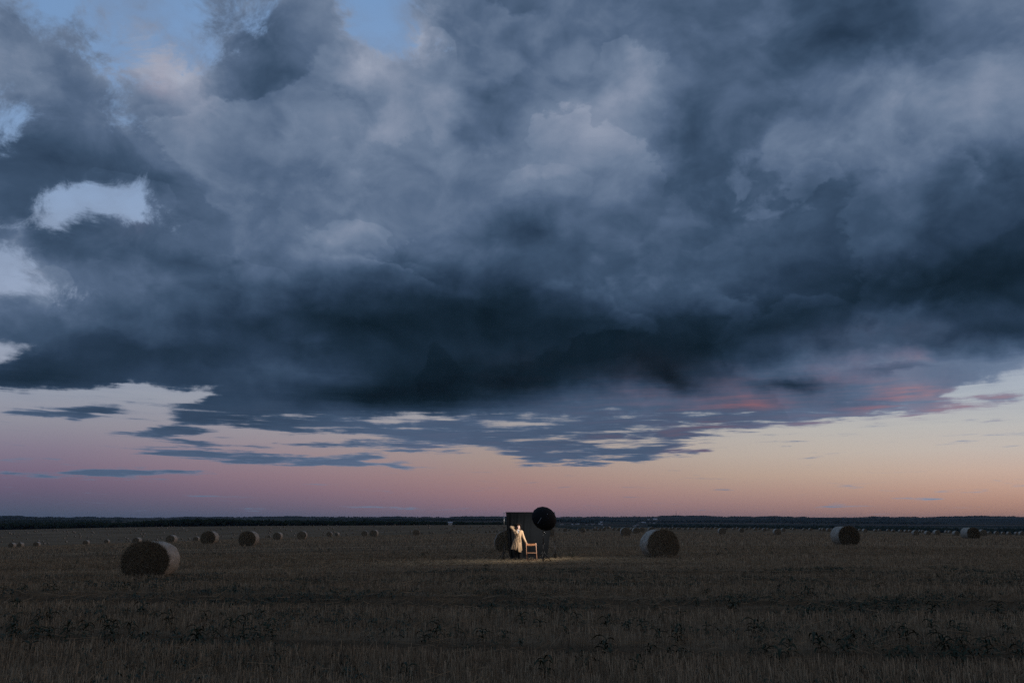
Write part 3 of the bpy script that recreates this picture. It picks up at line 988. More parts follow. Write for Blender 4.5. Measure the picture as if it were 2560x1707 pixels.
def place_bale(px, py, hpx, label, turn=None, wide=1.0, near=False, group=1):
    x, y, z = hit(px, py)
    Hb = float(np.clip(hpx * y / 2090.0, 1.12, 1.62))
    lib = B_NEAR if near else B_MID
    k = rng.integers(0, 2)
    if near:
        k = len([u for u in used if u[0] == 'near']) % 2
    key = ('near' if near else 'mid', int(k))
    tmpl, kids = lib[k]
    if key in used:
        o = copy_tree(tmpl, kids)
    else:
        o = tmpl; used.add(key)
    o.location = (x, y + .35, z - .03)
    s = Hb / 1.32
    o.scale = (s * wide, s * rng.uniform(.95, 1.05), s)
    o.rotation_euler = (0, 0, rng.normal(0, .07) if turn is None else math.radians(turn))
    tag(o, label, 'bale', GROUPS[0] if near else GROUPS[group])
    return o, Hb, y


BALES = [  # x, base row, height (photograph pixels), label, turn, widening, near
 (364, 1447, 95, 'largest round straw bale, in the left foreground, dark spiral end and pale netted side', 3, 1.10, True),
 (1652, 1396, 74, 'big round straw bale right of the black backdrop and umbrella, ragged straw end', 9, 1.0, True),
 (1268, 1381, 56, 'round straw bale half hidden behind the left edge of the black backdrop', 5, 1.05, True),
 (2118, 1363, 49, 'large round straw bale on the right, closest of the ones far right', 4, 1.0, True),
 (521, 1359.5, 33, 'round straw bale with a frayed right edge, left of the bale with the brightest top', 0, 1.0, True),
 (619, 1364.5, 38, 'round straw bale with a bright rounded top, in the left middle distance', 0, 1.0, True),
 (2430, 1348, 31, 'round straw bale near the right edge with another bale tucked behind it', 4, 1.0, True),
 (1378, 1341, 20, 'bale just showing past the right edge of the backdrop under the umbrella', 0, 1.0, False),
]
MID = [  # x, base row, height
 (27.5, 1369, 9.6), (49, 1367, 6), (89, 1367, 12), (213, 1362, 11), (266, 1357.6, 10), (340, 1359, 16.4), (369, 1352, 8), (391, 1352, 8), (426, 1357.6, 21),
 (472, 1349.5, 7.5), (489, 1353, 12.5), (580, 1346.5, 7.5), (693, 1348.8, 19), (672, 1344.5, 5), (754, 1348, 21.2), (823, 1341, 12.8), (866, 1338, 8.2),
 (911, 1340, 14.2), (934.5, 1341.2, 17.8), (1040.5, 1338.3, 15.8), (1054, 1335, 9), (1074, 1333.5, 6.5), (1117, 1333, 4), (1169, 1333, 4), (1197, 1331.5, 4), (1215, 1331.7, 5),
 (1225, 1331, 7.5), (1235, 1330.4, 5.5), (1243.5, 1330, 7.5), (1254.5, 1329.8, 8), (1381, 1327.5, 8.6), (1398, 1326, 4), (1412.5, 1328.4, 11), (1423, 1326.8, 2.6),
 (1457.5, 1330.5, 12.3), (1447, 1326.8, 3.5), (1469, 1326.4, 2.5), (1485, 1326, 4.4), (1492, 1325.5, 3), (1499, 1326.8, 7), (1509.5, 1327, 8), (1534, 1325.5, 5.4), (1547, 1326.6, 8),
 (1564.5, 1340.4, 23.5), (1581, 1330, 11), (1590.5, 1333.5, 16.2), (1604.5, 1330, 13), (1630, 1333, 17), (1654, 1326, 8), (1666.5, 1323, 3.6), (1676.5, 1324, 5.8), (1683.5, 1322.6, 4), (1695, 1323.6, 2.8), (1700, 1322.8, 3),
 (1713, 1324.3, 5), (1724, 1324.2, 6.2), (1741, 1324, 4.6), (1763, 1322.5, 3), (1770, 1323.5, 3), (1779, 1323.2, 3.8), (1790, 1322.6, 5), (1806, 1335, 16.5), (1816, 1324.2, 5.2), (1835, 1324.6, 5.6),
 (1844, 1322.3, 3.2), (1854.5, 1330.3, 11.5), (1867, 1324.6, 5.8), (1876, 1322.6, 3.6), (1889.5, 1325.2, 7.4), (1899.5, 1324.2, 4.6), (1912, 1327.4, 8.8), (1921, 1325, 6.2), (1944, 1336.8, 16.2), (1959, 1327.6, 8.6),
 (1979, 1323.8, 3.6), (1985, 1325.6, 4.2), (2011, 1325.8, 6.2), (2027, 1326.6, 7.5), (2052.5, 1326.6, 7.6), (2060, 1327.2, 8), (2072, 1328, 8.6), (2081, 1326.6, 6.2),
 (2151, 1327.6, 5.4), (2163, 1330.2, 9.4), (2189.5, 1329.2, 6), (2200, 1327.6, 3.4), (2221, 1328, 4), (2234.5, 1329.8, 3.4), (2252.5, 1330.6, 5.2), (2266, 1330.8, 3), (2276, 1330.4, 4.2), (2291, 1337.8, 13.4),
 (2302, 1331.6, 5.2), (2309, 1331.8, 6), (2321, 1337.6, 11.4), (2344, 1337.2, 13.4), (2367.5, 1332.4, 3.4), (2376, 1332.8, 4.2), (2392, 1338.6, 12.2), (2459, 1339.6, 17), (2475, 1335.4, 3.2),
 (2493.5, 1336.6, 9.8), (2509, 1335.6, 3.2), (2524, 1336.6, 3.4), (2543.5, 1336.8, 8), (2557, 1339, 11.6),
]


def describe_mid(px, py, h):
    """A label from the place and size of one of the middle bales."""
    size = 'small' if h < 6 else 'medium' if h < 13 else 'sizeable'
    return size


for b in BALES:
    place_bale(b[0], b[1], b[2], b[3], b[4], b[5], b[6])

LAND = [(0, 'by the left edge of the photo'), (120, 'left of the foreground bale'), (300, 'behind the foreground bale'), (455, 'beside the frayed left bale'), (570, 'near the bright topped bale'),
        (650, 'right of the bright topped bale'), (800, 'in the middle left of the field'), (900, 'in the pair standing left of the backdrop'), (1000, 'halfway from that pair to the backdrop'),
        (1100, 'on the crest left of the backdrop'), (1210, 'in the row touching the left backdrop stand'), (1370, 'just right of the umbrella'), (1440, 'right of the tripod stand'), (1520, 'left of the ragged big bale'),
        (1600, 'behind the ragged big bale'), (1700, 'just right of the ragged big bale'), (1800, 'between the ragged bale and the right ones'), (1900, 'right of centre on the field edge'),
        (1980, 'left of the big bale on the right'), (2145, 'just right of the big bale on the right'), (2240, 'between the two large right bales'), (2340, 'left of the last large bale'), (2440, 'behind the last large bale'), (2485, 'by the right edge of the photo')]
ORD = ['first', 'second', 'third', 'fourth', 'fifth', 'sixth', 'seventh', 'eighth', 'ninth', 'tenth', 'eleventh']
cnt = {}
for px, py, h in sorted(MID):
    land = [w for c, w in LAND if px >= c][-1]
    size = 'small' if h < 6 else 'medium' if h < 13 else 'sizeable'
    key = (size, land)
    cnt.setdefault(key, []).append((px, py, h))
for (size, land), items in cnt.items():
    for i, (px, py, h) in enumerate(items):
        which = f'the {size} one ' if len(items) == 1 else f'{ORD[i]} {size} one from left '
        place_bale(px, py, h, f'straw bale, {which}{land}', None, 1.0, False, 1)

TINYS = {(0, 4.704): [(65,265),(105,293),(128,302),(163,299),(322,292),(295,263),(430,270),(405,272),(425,252),(492,310),(224,320),(200,335),(15,341),(148,379),(318,363),(16,397),(237,405),(452,385),(503,394),(555,370),(535,256),(618,260),(636,248),(672,265),(670,247),(755,273),(784,270),(858,276),(876,288),(796,298),(783,323),(754,353),(778,397),(880,334),(933,302),(943,330),(943,348),(990,255),(965,240),(1030,238),(1065,241),(1085,283),(1097,292),(1078,316),(1037,342),(1028,357),(1186,360),(1180,232),(1205,234),(1247,236),(1277,238),(1265,308),(1348,244),(1400,254),(1398,370),(1465,342),(1498,362),(1520,384),(1484,390),(1497,226),(1528,223),(1535,287),(1590,244),(1602,264),(1625,247),(1671,265),(1655,303),(1697,303),(1680,330),(1739,220),(1832,215),(1862,231),(1899,215),(1850,334),(1897,352),(1925,288),(1963,234),(1990,214),(2015,222),(2045,214),(2047,300),(2096,290),(2095,352),(2134,362),(2135,216),(2155,242),(2193,261),(2225,217),(190,427),(520,420),(565,417)],
 (450, 5.227): [(20,242),(45,268),(85,290),(207,341),(18,402),(480,262),(462,275),(408,290),(478,311),(541,270),(540,370),(603,238),(640,228),(631,256),(681,324),(711,340),(706,352),(718,234),(755,246),(790,295),(804,248),(805,226),(870,231),(975,267),(1113,378),(1023,226),(1126,226),(1168,294),(1190,308),(1180,265),(1166,324),(1208,230),(1268,240),(1309,262),(1358,243),(1357,331),(1383,283),(1397,345),(1408,230),(1448,302),(1483,258),(1487,228),(1578,254),(1487,355),(1502,335),(1623,232),(1686,227),(1740,232),(1819,277),(1846,228),(1880,320),(1872,348),(1928,270),(1932,226),(1962,247),(1997,267),(2014,313),(2042,226),(2077,238),(2085,327),(2055,355)],
 (850, 5.227): [(38,300),(122,280),(133,243),(160,287),(170,338),(301,253),(387,226),(445,245),(434,230),(528,265),(574,318),(622,298),(640,288),(592,220),(669,233),(722,291),(713,222),(738,309),(790,300),(785,237),(830,254),(962,222),(925,303),(922,318),(1034,246),(1132,220),(1165,230),(1165,258),(1213,328),(1239,222),(1319,275),(1348,276),(1367,270),(1382,264),(1409,262),(1333,233),(1446,295),(1480,283),(1436,320),(1492,235),(1525,323),(1531,280),(1580,322),(1591,287),(1632,247),(1698,253),(1714,242),(1748,287),(1796,278),(1820,250),(1862,234),(1886,244),(1897,240),(1955,238),(1986,260),(2003,266),(2024,260),(2065,226),(2118,234)],
 (1350, 5.227): [(300,234),(375,238),(433,260),(590,238),(640,246),(660,242),(715,242),(733,265),(760,238),(845,262),(900,262),(955,242),(1010,240)]}
tiny = []
for (x0, sc), pts in TINYS.items():
    for X, Y in pts:
        px, py = x0 + X / sc, 1270 + (Y + 7) / sc
        tiny.append((px,) + tuple(hit(px, py)))
tiny.sort(key=lambda q: q[2])
n_own = 300 - len(MID) - len(BALES)
rest_v, rest_f, rest_m = [], [], []
tv = np.array([v.co[:] for v in TINY.vertices])
for n_tiny, (px, x, y, z) in enumerate(tiny):
    if True:
        if n_tiny >= n_own:                       # the farthest ones go together as one object
            b = sum(len(q) for q in rest_v)
            rest_v.append(tv * 1.15 + np.array([x, y, z - .04]))
            rest_f += [tuple(i + b for i in p.vertices) for p in TINY.polygons]; rest_m += [p.material_index for p in TINY.polygons]
            continue
        o = bpy.data.objects.new('round_bale', TINY)
        col.objects.link(o)
        s = float(np.clip(y / 800, 1.0, 1.3)) * rng.uniform(1.0, 1.15)
        o.location = (x, y, z - .04); o.scale = (s, s, s); o.rotation_euler = (0, 0, rng.normal(0, .25))
        if px < 1300:
            tag(o, 'tiny round straw bale scattered on the far slope beyond the dip, left of the backdrop', 'bale', 'tiny straw bales scattered over the far slope')
        else:
            tag(o, 'tiny round straw bale far off on the field right of the umbrella', 'bale', 'tiny straw bales far off right of the umbrella')
me = bpy.data.meshes.new('farthest_bales')
me.from_pydata(np.vstack(rest_v).tolist(), [], rest_f)
tag(link_mesh('farthest_bales', me, [M_WRAP, M_FACE], idx=rest_m), kind='stuff')


# ------------------------------------------------------------------ weeds
def weed_mesh(seed):
    r0 = random.Random(seed)
    mb = MB()
    mb.tube([(0, 0, 0), (.01, 0, .12), (-.005, .01, .24)], [.006, .005, .003], 5)
    for k in range(9):
        a = k * 2.4 + r0.uniform(-.4, .4)
        L = r0.uniform(.12, .25); z0 = .04 + .2 * k / 9; up = r0.uniform(.6, 1.1)
        w = r0.uniform(.018, .030)
        v, f = [], []
        for i in range(6):
            t = i / 5
            q = L * t; zz = z0 + up * L * t - 1.05 * L * t * t
            ww = w * math.sin(math.pi * min(1, .12 + t * .88)) + .002
            c, s = math.cos(a), math.sin(a)
            for sd in (-1, 0, 1):
                v.append((c * q - s * ww * sd, s * q + c * ww * sd, zz + (abs(sd) * ww * .5)))
        for i in range(5):
            for j in range(2):
                b = i * 3 + j
                f.append((b, b + 1, b + 4, b + 3))
        mb.add(v, f)
    me = bpy.data.meshes.new('weed_plant')
    me.from_pydata(mb.v, [], mb.f); me.materials.append(M_WEED); me.update()
    return me


WEEDS = [weed_mesh(s) for s in (1, 2, 3, 4, 5)]
W7 = [(20,265),(190,255),(380,250),(450,265),(740,218),(790,228),(990,245),(1045,250),(1110,235),(1240,190),(1270,240),(1315,250),(1955,240),(125,420),(110,530),(300,530),(400,535),(560,440),(1065,465),(1190,460),(1300,500),(1410,535),(830,545),(900,590),(560,620),(690,640),(130,620),(280,650),(430,670),(950,640),(1080,600),(1100,650),(1190,680),(1640,660),(1700,500),(2190,480),(2250,580),(2065,560),(2290,660),(1800,640),(1930,600),(530,730),(240,800),(900,760),(1500,760),(2000,720),(2140,660),(60,740),(2330,880),(640,25),(270,25),(420,20),(910,15),(110,560),(90,640),(300,560),(320,640),(930,620),(880,650),(1410,560),(2040,660),(1650,690),(2250,620)]
W8 = [(600,45),(230,105),(720,240),(680,360),(1830,345),(770,580),(915,580),(1395,605),(1480,690),(1640,590),(1965,640),(2140,570),(1270,640),(490,800),(1030,710),(1180,740),(1380,790),(870,830),(1740,740),(1920,740),(2030,740),(1720,930),(580,950),(300,830),(2290,250),(1660,30),(2200,680),(2150,840),(330,730),(210,850),(700,850),(2280,1000),(1580,1100),(2000,1130),(60,1160),(1210,1150),(2330,860),(2100,960),(1400,640),(770,620)]
spots = [(X / 3.36, 1400 + (Y + 14) / 3.36) for X, Y in W7] + [(1000 + X / 3.36, 1350 + (Y + 14) / 3.36) for X, Y in W8]
spots += [(rng.uniform(1700, 2560), 1420 + 280 * rng.uniform(0, 1) ** .8) for _ in range(60)]
spots += [(rng.uniform(0, 2560), rng.uniform(1372, 1405)) for _ in range(34)]
for i, (px, py) in enumerate(spots):
    x, y, z = hit(px, py, dmin=6)
    o = bpy.data.objects.new('weed_plant', WEEDS[i % 5])
    col.objects.link(o)
    s = rng.uniform(.55, .95)
    o.location = (x, y, z - .01); o.scale = (s, s, s * rng.uniform(.9, 1.3)); o.rotation_euler = (rng.normal(0, .1), rng.normal(0, .1), rng.uniform(0, 6.3))
    if px < 700:
        lb = 'dark green weed with arching leaves in the stubble on the left'
    elif px < 1700:
        lb = 'dark green weed with arching leaves in the stubble in front of the set'
    else:
        lb = 'dark green weed with arching leaves in the stubble on the right'
    tag(o, lb, 'weed', 'weeds growing ' + lb[36:])


def build_ground_weeds():
    """Low green undergrowth in the near stubble."""
    n = 16000
    y = np.sqrt(rng.uniform(6.5 ** 2, 32 ** 2, n)); x = y * rng.uniform(-.72, .72, n)
    cl = np.sin(x * .9 + 2 * np.sin(y * .5)) * np.sin(y * .8 + 1.5 * np.sin(x * .4)) + rng.normal(0, .35, n)
    k = cl > .25
    x, y = x[k], y[k]; n = len(x)
    z = ground_z(x, y)
    Vs, Fs = [], []
    for q in range(5):
        a = rng.uniform(0, 6.28, n); L = rng.uniform(.05, .15, n); w = rng.uniform(.008, .018, n)
        z0 = z + rng.uniform(0, .10, n)
        c, s = np.cos(a), np.sin(a)
        p0 = np.stack([x, y, z0], -1); p1 = p0 + np.stack([c * L * .5, s * L * .5, L * .45], -1); p2 = p0 + np.stack([c * L, s * L, L * .15], -1)
        sd = np.stack([-s * w, c * w, w * .3], -1)
        V = np.stack([p0, p1 - sd, p2, p1 + sd], 1).reshape(-1, 3)
        Vs.append(V)
    V = np.vstack(Vs)
    o = link_mesh('low_weeds', fast_mesh('low_weeds', V, np.arange(len(V)).reshape(-1, 4)), M_WEED)
    tag(o, kind='stuff')


build_ground_weeds()


# ------------------------------------------------------------------ woods
def ico(sub):
    bm = bmesh.new(); bmesh.ops.create_icosphere(bm, subdivisions=sub, radius=1.0)
    V = np.array([v.co[:] for v in bm.verts]); F = np.array([[v.index for v in f.verts] for f in bm.faces]); bm.free()
    return V, F


def lumps(name, pts, size, sub=1):
    """Crowns: many rough leafy lumps, one mesh."""
    V0, F0 = ico(sub)
    n = len(pts)
    sz = size[:, None, None] * (1 + .28 * rng.normal(0, 1, (n, len(V0), 1)))
    sq = np.stack([rng.uniform(.8, 1.3, n), rng.uniform(.8, 1.3, n), rng.uniform(.75, 1.15, n)], -1)[:, None, :]
    V = V0[None] * sz * sq + pts[:, None, :]
    F = (F0[None] + (np.arange(n) * len(V0))[:, None, None]).reshape(-1, 3)
    o = link_mesh(name, fast_mesh(name, V.reshape(-1, 3), F), M_TREE)
    tag(o, kind='stuff')
    return o


def build_woods():
    # the wood behind the left half of the field
    tx = [-150, 0, 60, 120, 220, 300, 380, 450, 510, 580, 650, 760, 850, 950, 1050, 1150, 1235, 1262]
    tr = [1309, 1308, 1307, 1309, 1305, 1307, 1301, 1298, 1296.5, 1298, 1300, 1301.5, 1302, 1301.5, 1303.5, 1304.5, 1308, 1310.5]
    P, S = [], []
    for k in range(2600):
        c = rng.uniform(-140, 1262); dpt = rng.uniform(1420, 1560)
        top = float(z_at(c, np.interp(c, tx, tr) + abs(rng.normal(0, .9)), dpt))
        x = float(ray(c, 1303.)[0] / ray(c, 1303.)[1] * dpt)
        gz = float(ground_z(x, dpt))
        hgt = max(top - gz, 3.0)
        s = rng.uniform(2.2, 4.0)
        P.append((x, dpt, gz + max(hgt - s * .9, s * .5) * (rng.uniform(.35, 1) if k % 3 else 1.0))); S.append(s)
    lumps('woodland_belt', np.array(P), np.array(S), 2)
    # woods on the far hills, ridge lines first
    P, S = [], []
    for k in range(52000):
        c = rng.uniform(-100, 2660)
        dpt = math.exp(rng.uniform(math.log(1900), math.log(9000))) if k % 3 else rng.uniform(8000, 8900)
        x = float((c - CX) / FPX / math.cos(TILT) * dpt)
        q = math.sin(x / 700 + 1.3 * math.sin(dpt / 900)) * math.sin(dpt / 420 + 1.7 * math.sin(x / 1500)) + .35 * math.sin(x / 210 + dpt / 300)
        ridge = dpt > 8000
        rv = math.sin(c / 37) + math.sin(c / 91 + 1) + .6 * math.sin(c / 13) + .4 * math.sin(c / 5.3)
        if ridge and rng.uniform() > 1 / (1 + math.exp(-(rv - .2) * 2.2)):
            continue
        if not ridge and q < .42:
            continue
        s = rng.uniform(3.0, 6.0) * (.75 + .22 * max(-1.0, min(2.0, rv)) if ridge else 1)
        P.append((x, dpt, 0)); S.append(s)
    P = np.array(P); S = np.array(S)
    P[:, 2] = ground_z(P[:, 0], P[:, 1]) + S * rng.uniform(.6, 1.5, len(S))
    lumps('far_woods', P, S, 1)


build_woods()

# ------------------------------------------------------------------ village, barns, mast
M_ROOFP = plain('pale_roof', (.42, .45, .50), .6, .4, .1, .3)
M_ROOFD = plain('dark_roof', (.09, .07, .07), .8, .2, .1, .3)
M_WALLP = plain('pale_wall', (.40, .38, .35), .9, .2, .1, .3)
M_LITW, _g, _p = material('lit_canvas', .8, .2)
_p.inputs['Base Color'].default_value = (.7, .5, .35, 1)
_p.inputs['Emission Color'].default_value = (1.0, .55, .30, 1)
_p.inputs['Emission Strength'].default_value = .42


def house(px, py, wpx, hm, roofm, label, name='village_house', cat='house', group='houses of the village in the valley', wall=M_WALLP, aspect=.6):
    x, y, z = hit(px, py, dmin=700)
    wd = max(5.0, wpx * y / FPX)
    dp = wd * aspect
    o = empty(name, (x, y, z), rng.uniform(-.2, .2))
    mb = MB(); mb.box((0, 0, hm / 2 - .6), (wd, dp, hm + 1.2)); mb.build('wall', wall, o)
    rf = MB(); rh = wd * .22
    a, b = wd / 2 + .4, dp / 2 + .4
    v = [(-a, -b, hm), (a, -b, hm), (a, b, hm), (-a, b, hm), (-a, 0, hm + rh), (a, 0, hm + rh)]
    rf.add(v, [(0, 1, 5, 4), (2, 3, 4, 5), (0, 4, 3), (1, 2, 5), (3, 2, 1, 0)])
    rf.build('roof', roofm, o)
    tag(o, label, cat, group)
    return o


def build_village():
    house(1125.5, 1312.4, 10, 3.5, M_ROOFP, 'long pale roofed barn beyond the far edge of the field, left of the backdrop', 'barn', 'barn', None)
    house(1503, 1306.5, 6, 4, M_ROOFP, 'white roofed farm building on the slope above the middle of the village', 'barn', 'barn', None)
    house(1621.5, 1299.6, 5, 4, M_ROOFP, 'small white building high on the hillside above the village', 'barn', 'barn', None)
    house(1638, 1299.4, 10, 5, M_ROOFP, 'long pale shed high on the hillside below the radio mast', 'barn', 'barn', None)
    for px, py, w in ((1401.7, 1311.5, 4), (1406, 1311.2, 5), (1440, 1311.0, 4), (1445.5, 1311.2, 5), (1480, 1311.3, 5), (1484, 1310.8, 5), (1499, 1311.2, 6), (1505, 1312.8, 4), (1466, 1312.0, 5), (1431, 1312.4, 4),
                      (1598.5, 1306.4, 4), (1606.5, 1306.6, 5), (1612, 1306.9, 5), (1625.5, 1307.0, 5), (1635, 1308.4, 4), (1584, 1316, 5), (1588, 1316, 5), (1594, 1312, 5), (1672, 1315.5, 4), (1688, 1315.2, 6), (1706, 1315.4, 6), (1766, 1314.2, 6), (1800, 1315, 7)):
        house(px, py, w, rng.uniform(2.8, 4), M_ROOFP if rng.uniform() < .55 else M_ROOFD,
              'small village house in the dark valley beyond the right half of the field')
    for px, py, side in ((1648, 1316.6, 'left'), (1661.5, 1315.4, 'right')):
        x, y, z = hit(px, py, dmin=700)
        o = empty('lit_tent', (x, y, z))
        s = 3.4 * y / FPX
        mb = MB()
        mb.add([(-s, -s * .6, -1), (s, -s * .6, -1), (s, s * .6, -1), (-s, s * .6, -1), (-s, -s * .6, s * .35), (s, -s * .6, s * .35), (s, s * .6, s * .35), (-s, s * .6, s * .35)],
               [(0, 1, 5, 4), (1, 2, 6, 5), (2, 3, 7, 6), (3, 0, 4, 7)])
        mb.build('tent_wall', M_WALLP, o)
        rf = MB()
        rf.add([(-s * 1.1, -s * .7, s * .35), (s * 1.1, -s * .7, s * .35), (s * 1.1, s * .7, s * .35), (-s * 1.1, s * .7, s * .35), (0, 0, s * 1.15)], [(0, 1, 4), (1, 2, 4), (2, 3, 4), (3, 0, 4), (3, 2, 1, 0)])
        rf.build('tent_roof', M_LITW, o)
        tag(o, f'glowing orange peaked tent at the near edge of the village, the {side} of the two', 'tent', 'glowing tents by the village')
    # radio mast on the ridge
    x, y, z = hit(1690.5, 1292.6, dmin=3000)
    o = empty('radio_mast', (x, y, z - 1))
    Hm = 15.0 * y / FPX
    mb = MB()
    for k in range(3):
        a = k * 2.094
        mb.tube([(math.cos(a) * 2.6, math.sin(a) * 2.6, 0), (math.cos(a) * 1.1, math.sin(a) * 1.1, Hm)], [.75, .5], 5)
    for i in range(14):
        zz = Hm * i / 14; r = 2.6 - 1.5 * i / 14
        for k in range(3):
            a, b = k * 2.094, (k + 1) * 2.094
            mb.tube([(math.cos(a) * r, math.sin(a) * r, zz), (math.cos(b) * r, math.sin(b) * r, zz + Hm / 14)], .25, 4)
    mb.build('lattice', M_BLACK, o)
    an = MB(); an.tube([(0, 0, Hm - 2), (0, 0, Hm + 6)], [.5, .3], 6); an.build('antenna', M_BLACK, o)
    tag(o, 'thin lattice radio mast standing on the distant ridge right of centre', 'mast')


build_village()


# ------------------------------------------------------------------ the photo set
def P(px, py, depth):
    d = ray(float(px), float(py))
    return Vector((d[0] / d[1] * depth, depth, CAMZ + d[2] / d[1] * depth))


def ZP(X, Y, depth):
    """Spot in the 9.22x enlargement of the set."""
    return P(1220 + X / 9.223, 1250 + Y / 9.223, depth)


def G0(v, dz=0.0):
    return Vector((v.x, v.y, float(ground_z(v.x, v.y)) + dz))


D_BACK, D_PERSON, D_CHAIR, D_UMB = 39.3, 38.5, 38.1, 37.5


def tripod(name, base, height, hub, spread, angs, label, cat, group=None, top_steel=True):
    """Light stand: three legs with braces, stepped pole, collars with knobs."""
    o = empty(name, base)
    steps = [(0.03, hub + .35, .022), (hub + .33, height * .70, .018), (height * .69, height, .0135)]
    for i, (a, b, r) in enumerate(steps):
        mb = MB(); mb.tube([(0, 0, a), (0, 0, b)], r, 10)
        mb.build('pole_section', M_STEEL if (i == 2 and top_steel) else M_BLACK, o, True)
    for zz in (hub, hub + .35, height * .70):
        mb = MB(); mb.tube([(0, 0, zz - .035), (0, 0, zz + .035)], .028, 10); c = mb.build('collar', M_BLACK, o)
        k = MB(); k.tube([(.02, 0, zz), (.075, 0, zz)], .013, 8); k.build('knob', M_BLACK, c)
    for a in angs:
        c, s = math.cos(a), math.sin(a)
        gx, gy = base[0] + c * spread, base[1] + s * spread
        gz = float(ground_z(gx, gy)) - base[2]
        mb = MB(); mb.tube([(c * .02, s * .02, hub), (c * spread, s * spread, gz + .02)], .0135, 8)
        leg = mb.build('leg', M_BLACK, o, True)
        ft = MB(); ft.tube([(c * (spread - .02), s * (spread - .02), gz + .035), (c * (spread + .02), s * (spread + .02), gz + .005)], .018, 8); ft.build('foot', M_BLACK, leg)
        br = MB(); br.tube([(0, 0, hub * .22), (c * spread * .52, s * spread * .52, hub * .48 + gz * .5)], .007, 6); br.build('brace', M_BLACK, o)
    tag(o, label, cat, group)
    return o


def build_backdrop():
    bl, br = G0(ZP(368, 1398, D_BACK)), G0(ZP(1549, 1398, D_BACK))
    ztop = ZP(700, 283, D_BACK).z
    for b, ang, lb in ((bl, (2.55, -.55, -1.9), 'black tripod stand with steel top holding the left end of the backdrop bar'),
                       (br, (-2.65, -.45, 1.7), 'black tripod stand holding the right end of the backdrop bar, beside the umbrella')):
        tripod('backdrop_stand', b, ztop - b.z - .012, .43, .40, ang, lb, 'light stand', 'stands holding the backdrop')
    o = empty('backdrop_bar', (bl.x, D_BACK, ztop))
    L = br.x - bl.x
    mb = MB(); mb.tube([(-.03, 0, 0), (L + .03, 0, 0)], .014, 10); mb.build('bar', M_STEEL, o, True)
    for x in (0, L):
        k = MB(); k.tube([(x, 0, .0), (x, 0, .05)], .012, 8); k.build('wing_nut', M_STEEL, o)
    tag(o, 'thin steel crossbar along the top of the black backdrop', 'crossbar')
    # the cloth
    ly = [(415, 285), (428, 560), (448, 800), (470, 1050), (495, 1270), (525, 1360), (565, 1397)]
    ry = [(1525, 285), (1470, 480), (1437, 640), (1422, 850), (1396, 1080), (1368, 1280), (1352, 1360), (1340, 1397)]
    nz, nx = 90, 220
    V = []
    for i in range(nz + 1):
        t = i / nz
        Y = 278 + (1397 - 278) * t
        xl = np.interp(Y, [q[1] for q in ly], [q[0] for q in ly]); xr = np.interp(Y, [q[1] for q in ry], [q[0] for q in ry])
        a, b = ZP(xl, Y, D_BACK), ZP(xr, Y, D_BACK)
        for j in range(nx + 1):
            s = j / nx
            amp = .030 * (0.25 + .75 * min(1, t * 3)) * (1.0 if s < .55 else .75)
            f = (math.sin(s * 38 + 1.2 * math.sin(t * 2 + s * 3)) + .6 * math.sin(s * 83 + 2 + t) + .5 * math.sin(s * 17 + 1))
            f *= (.7 + .5 * math.sin(s * 5.0 + 1.0))
            x = a.x + (b.x - a.x) * s + .004 * math.sin(s * 60)
            z = a.z
            # the foot of the cloth sweeps forward over the stubble
            sweep = max(0.0, (t - .90) / .10)
            y = D_BACK - .02 + amp * f + (-.45 * sweep ** 2) * (0.4 + .6 * math.sin(math.pi * s) ** .5) + .02 * math.sin(t * 9 + s * 7) * t
            if t < .012:
                y = D_BACK - .018
            gz = float(ground_z(x, y)) + .06 + .03 * math.sin(s * 30)
            V.append((x, y, max(z, gz)))
    F = [(i * (nx + 1) + j, i * (nx + 1) + j + 1, (i + 1) * (nx + 1) + j + 1, (i + 1) * (nx + 1) + j) for i in range(nz) for j in range(nx)]
    o = empty('backdrop_cloth', (0, 0, 0))
    c = mesh_obj('cloth_sheet', V, F, M_CLOTH, o, True)
    md = c.modifiers.new('thick', 'SOLIDIFY'); md.thickness = .004
    hm = MB(); p0, p1 = ZP(415, 283, D_BACK), ZP(1525, 283, D_BACK)
    hm.lathe([(0.021, 0), (.024, .02), (.023, (p1.x - p0.x) * .5), (.024, (p1.x - p0.x) - .02), (.021, p1.x - p0.x)], 12,
             Matrix.Translation(Vector((p0.x, D_BACK, p0.z))) @ Matrix.Rotation(math.pi / 2, 4, 'Y'))
    hm.build('rod_pocket', M_CLOTH, o, True)
    o.location = (0, 0, 0)
    tag(o, 'black cloth backdrop hanging in folds behind the woman, gathered narrower at the ground', 'backdrop')


build_backdrop()


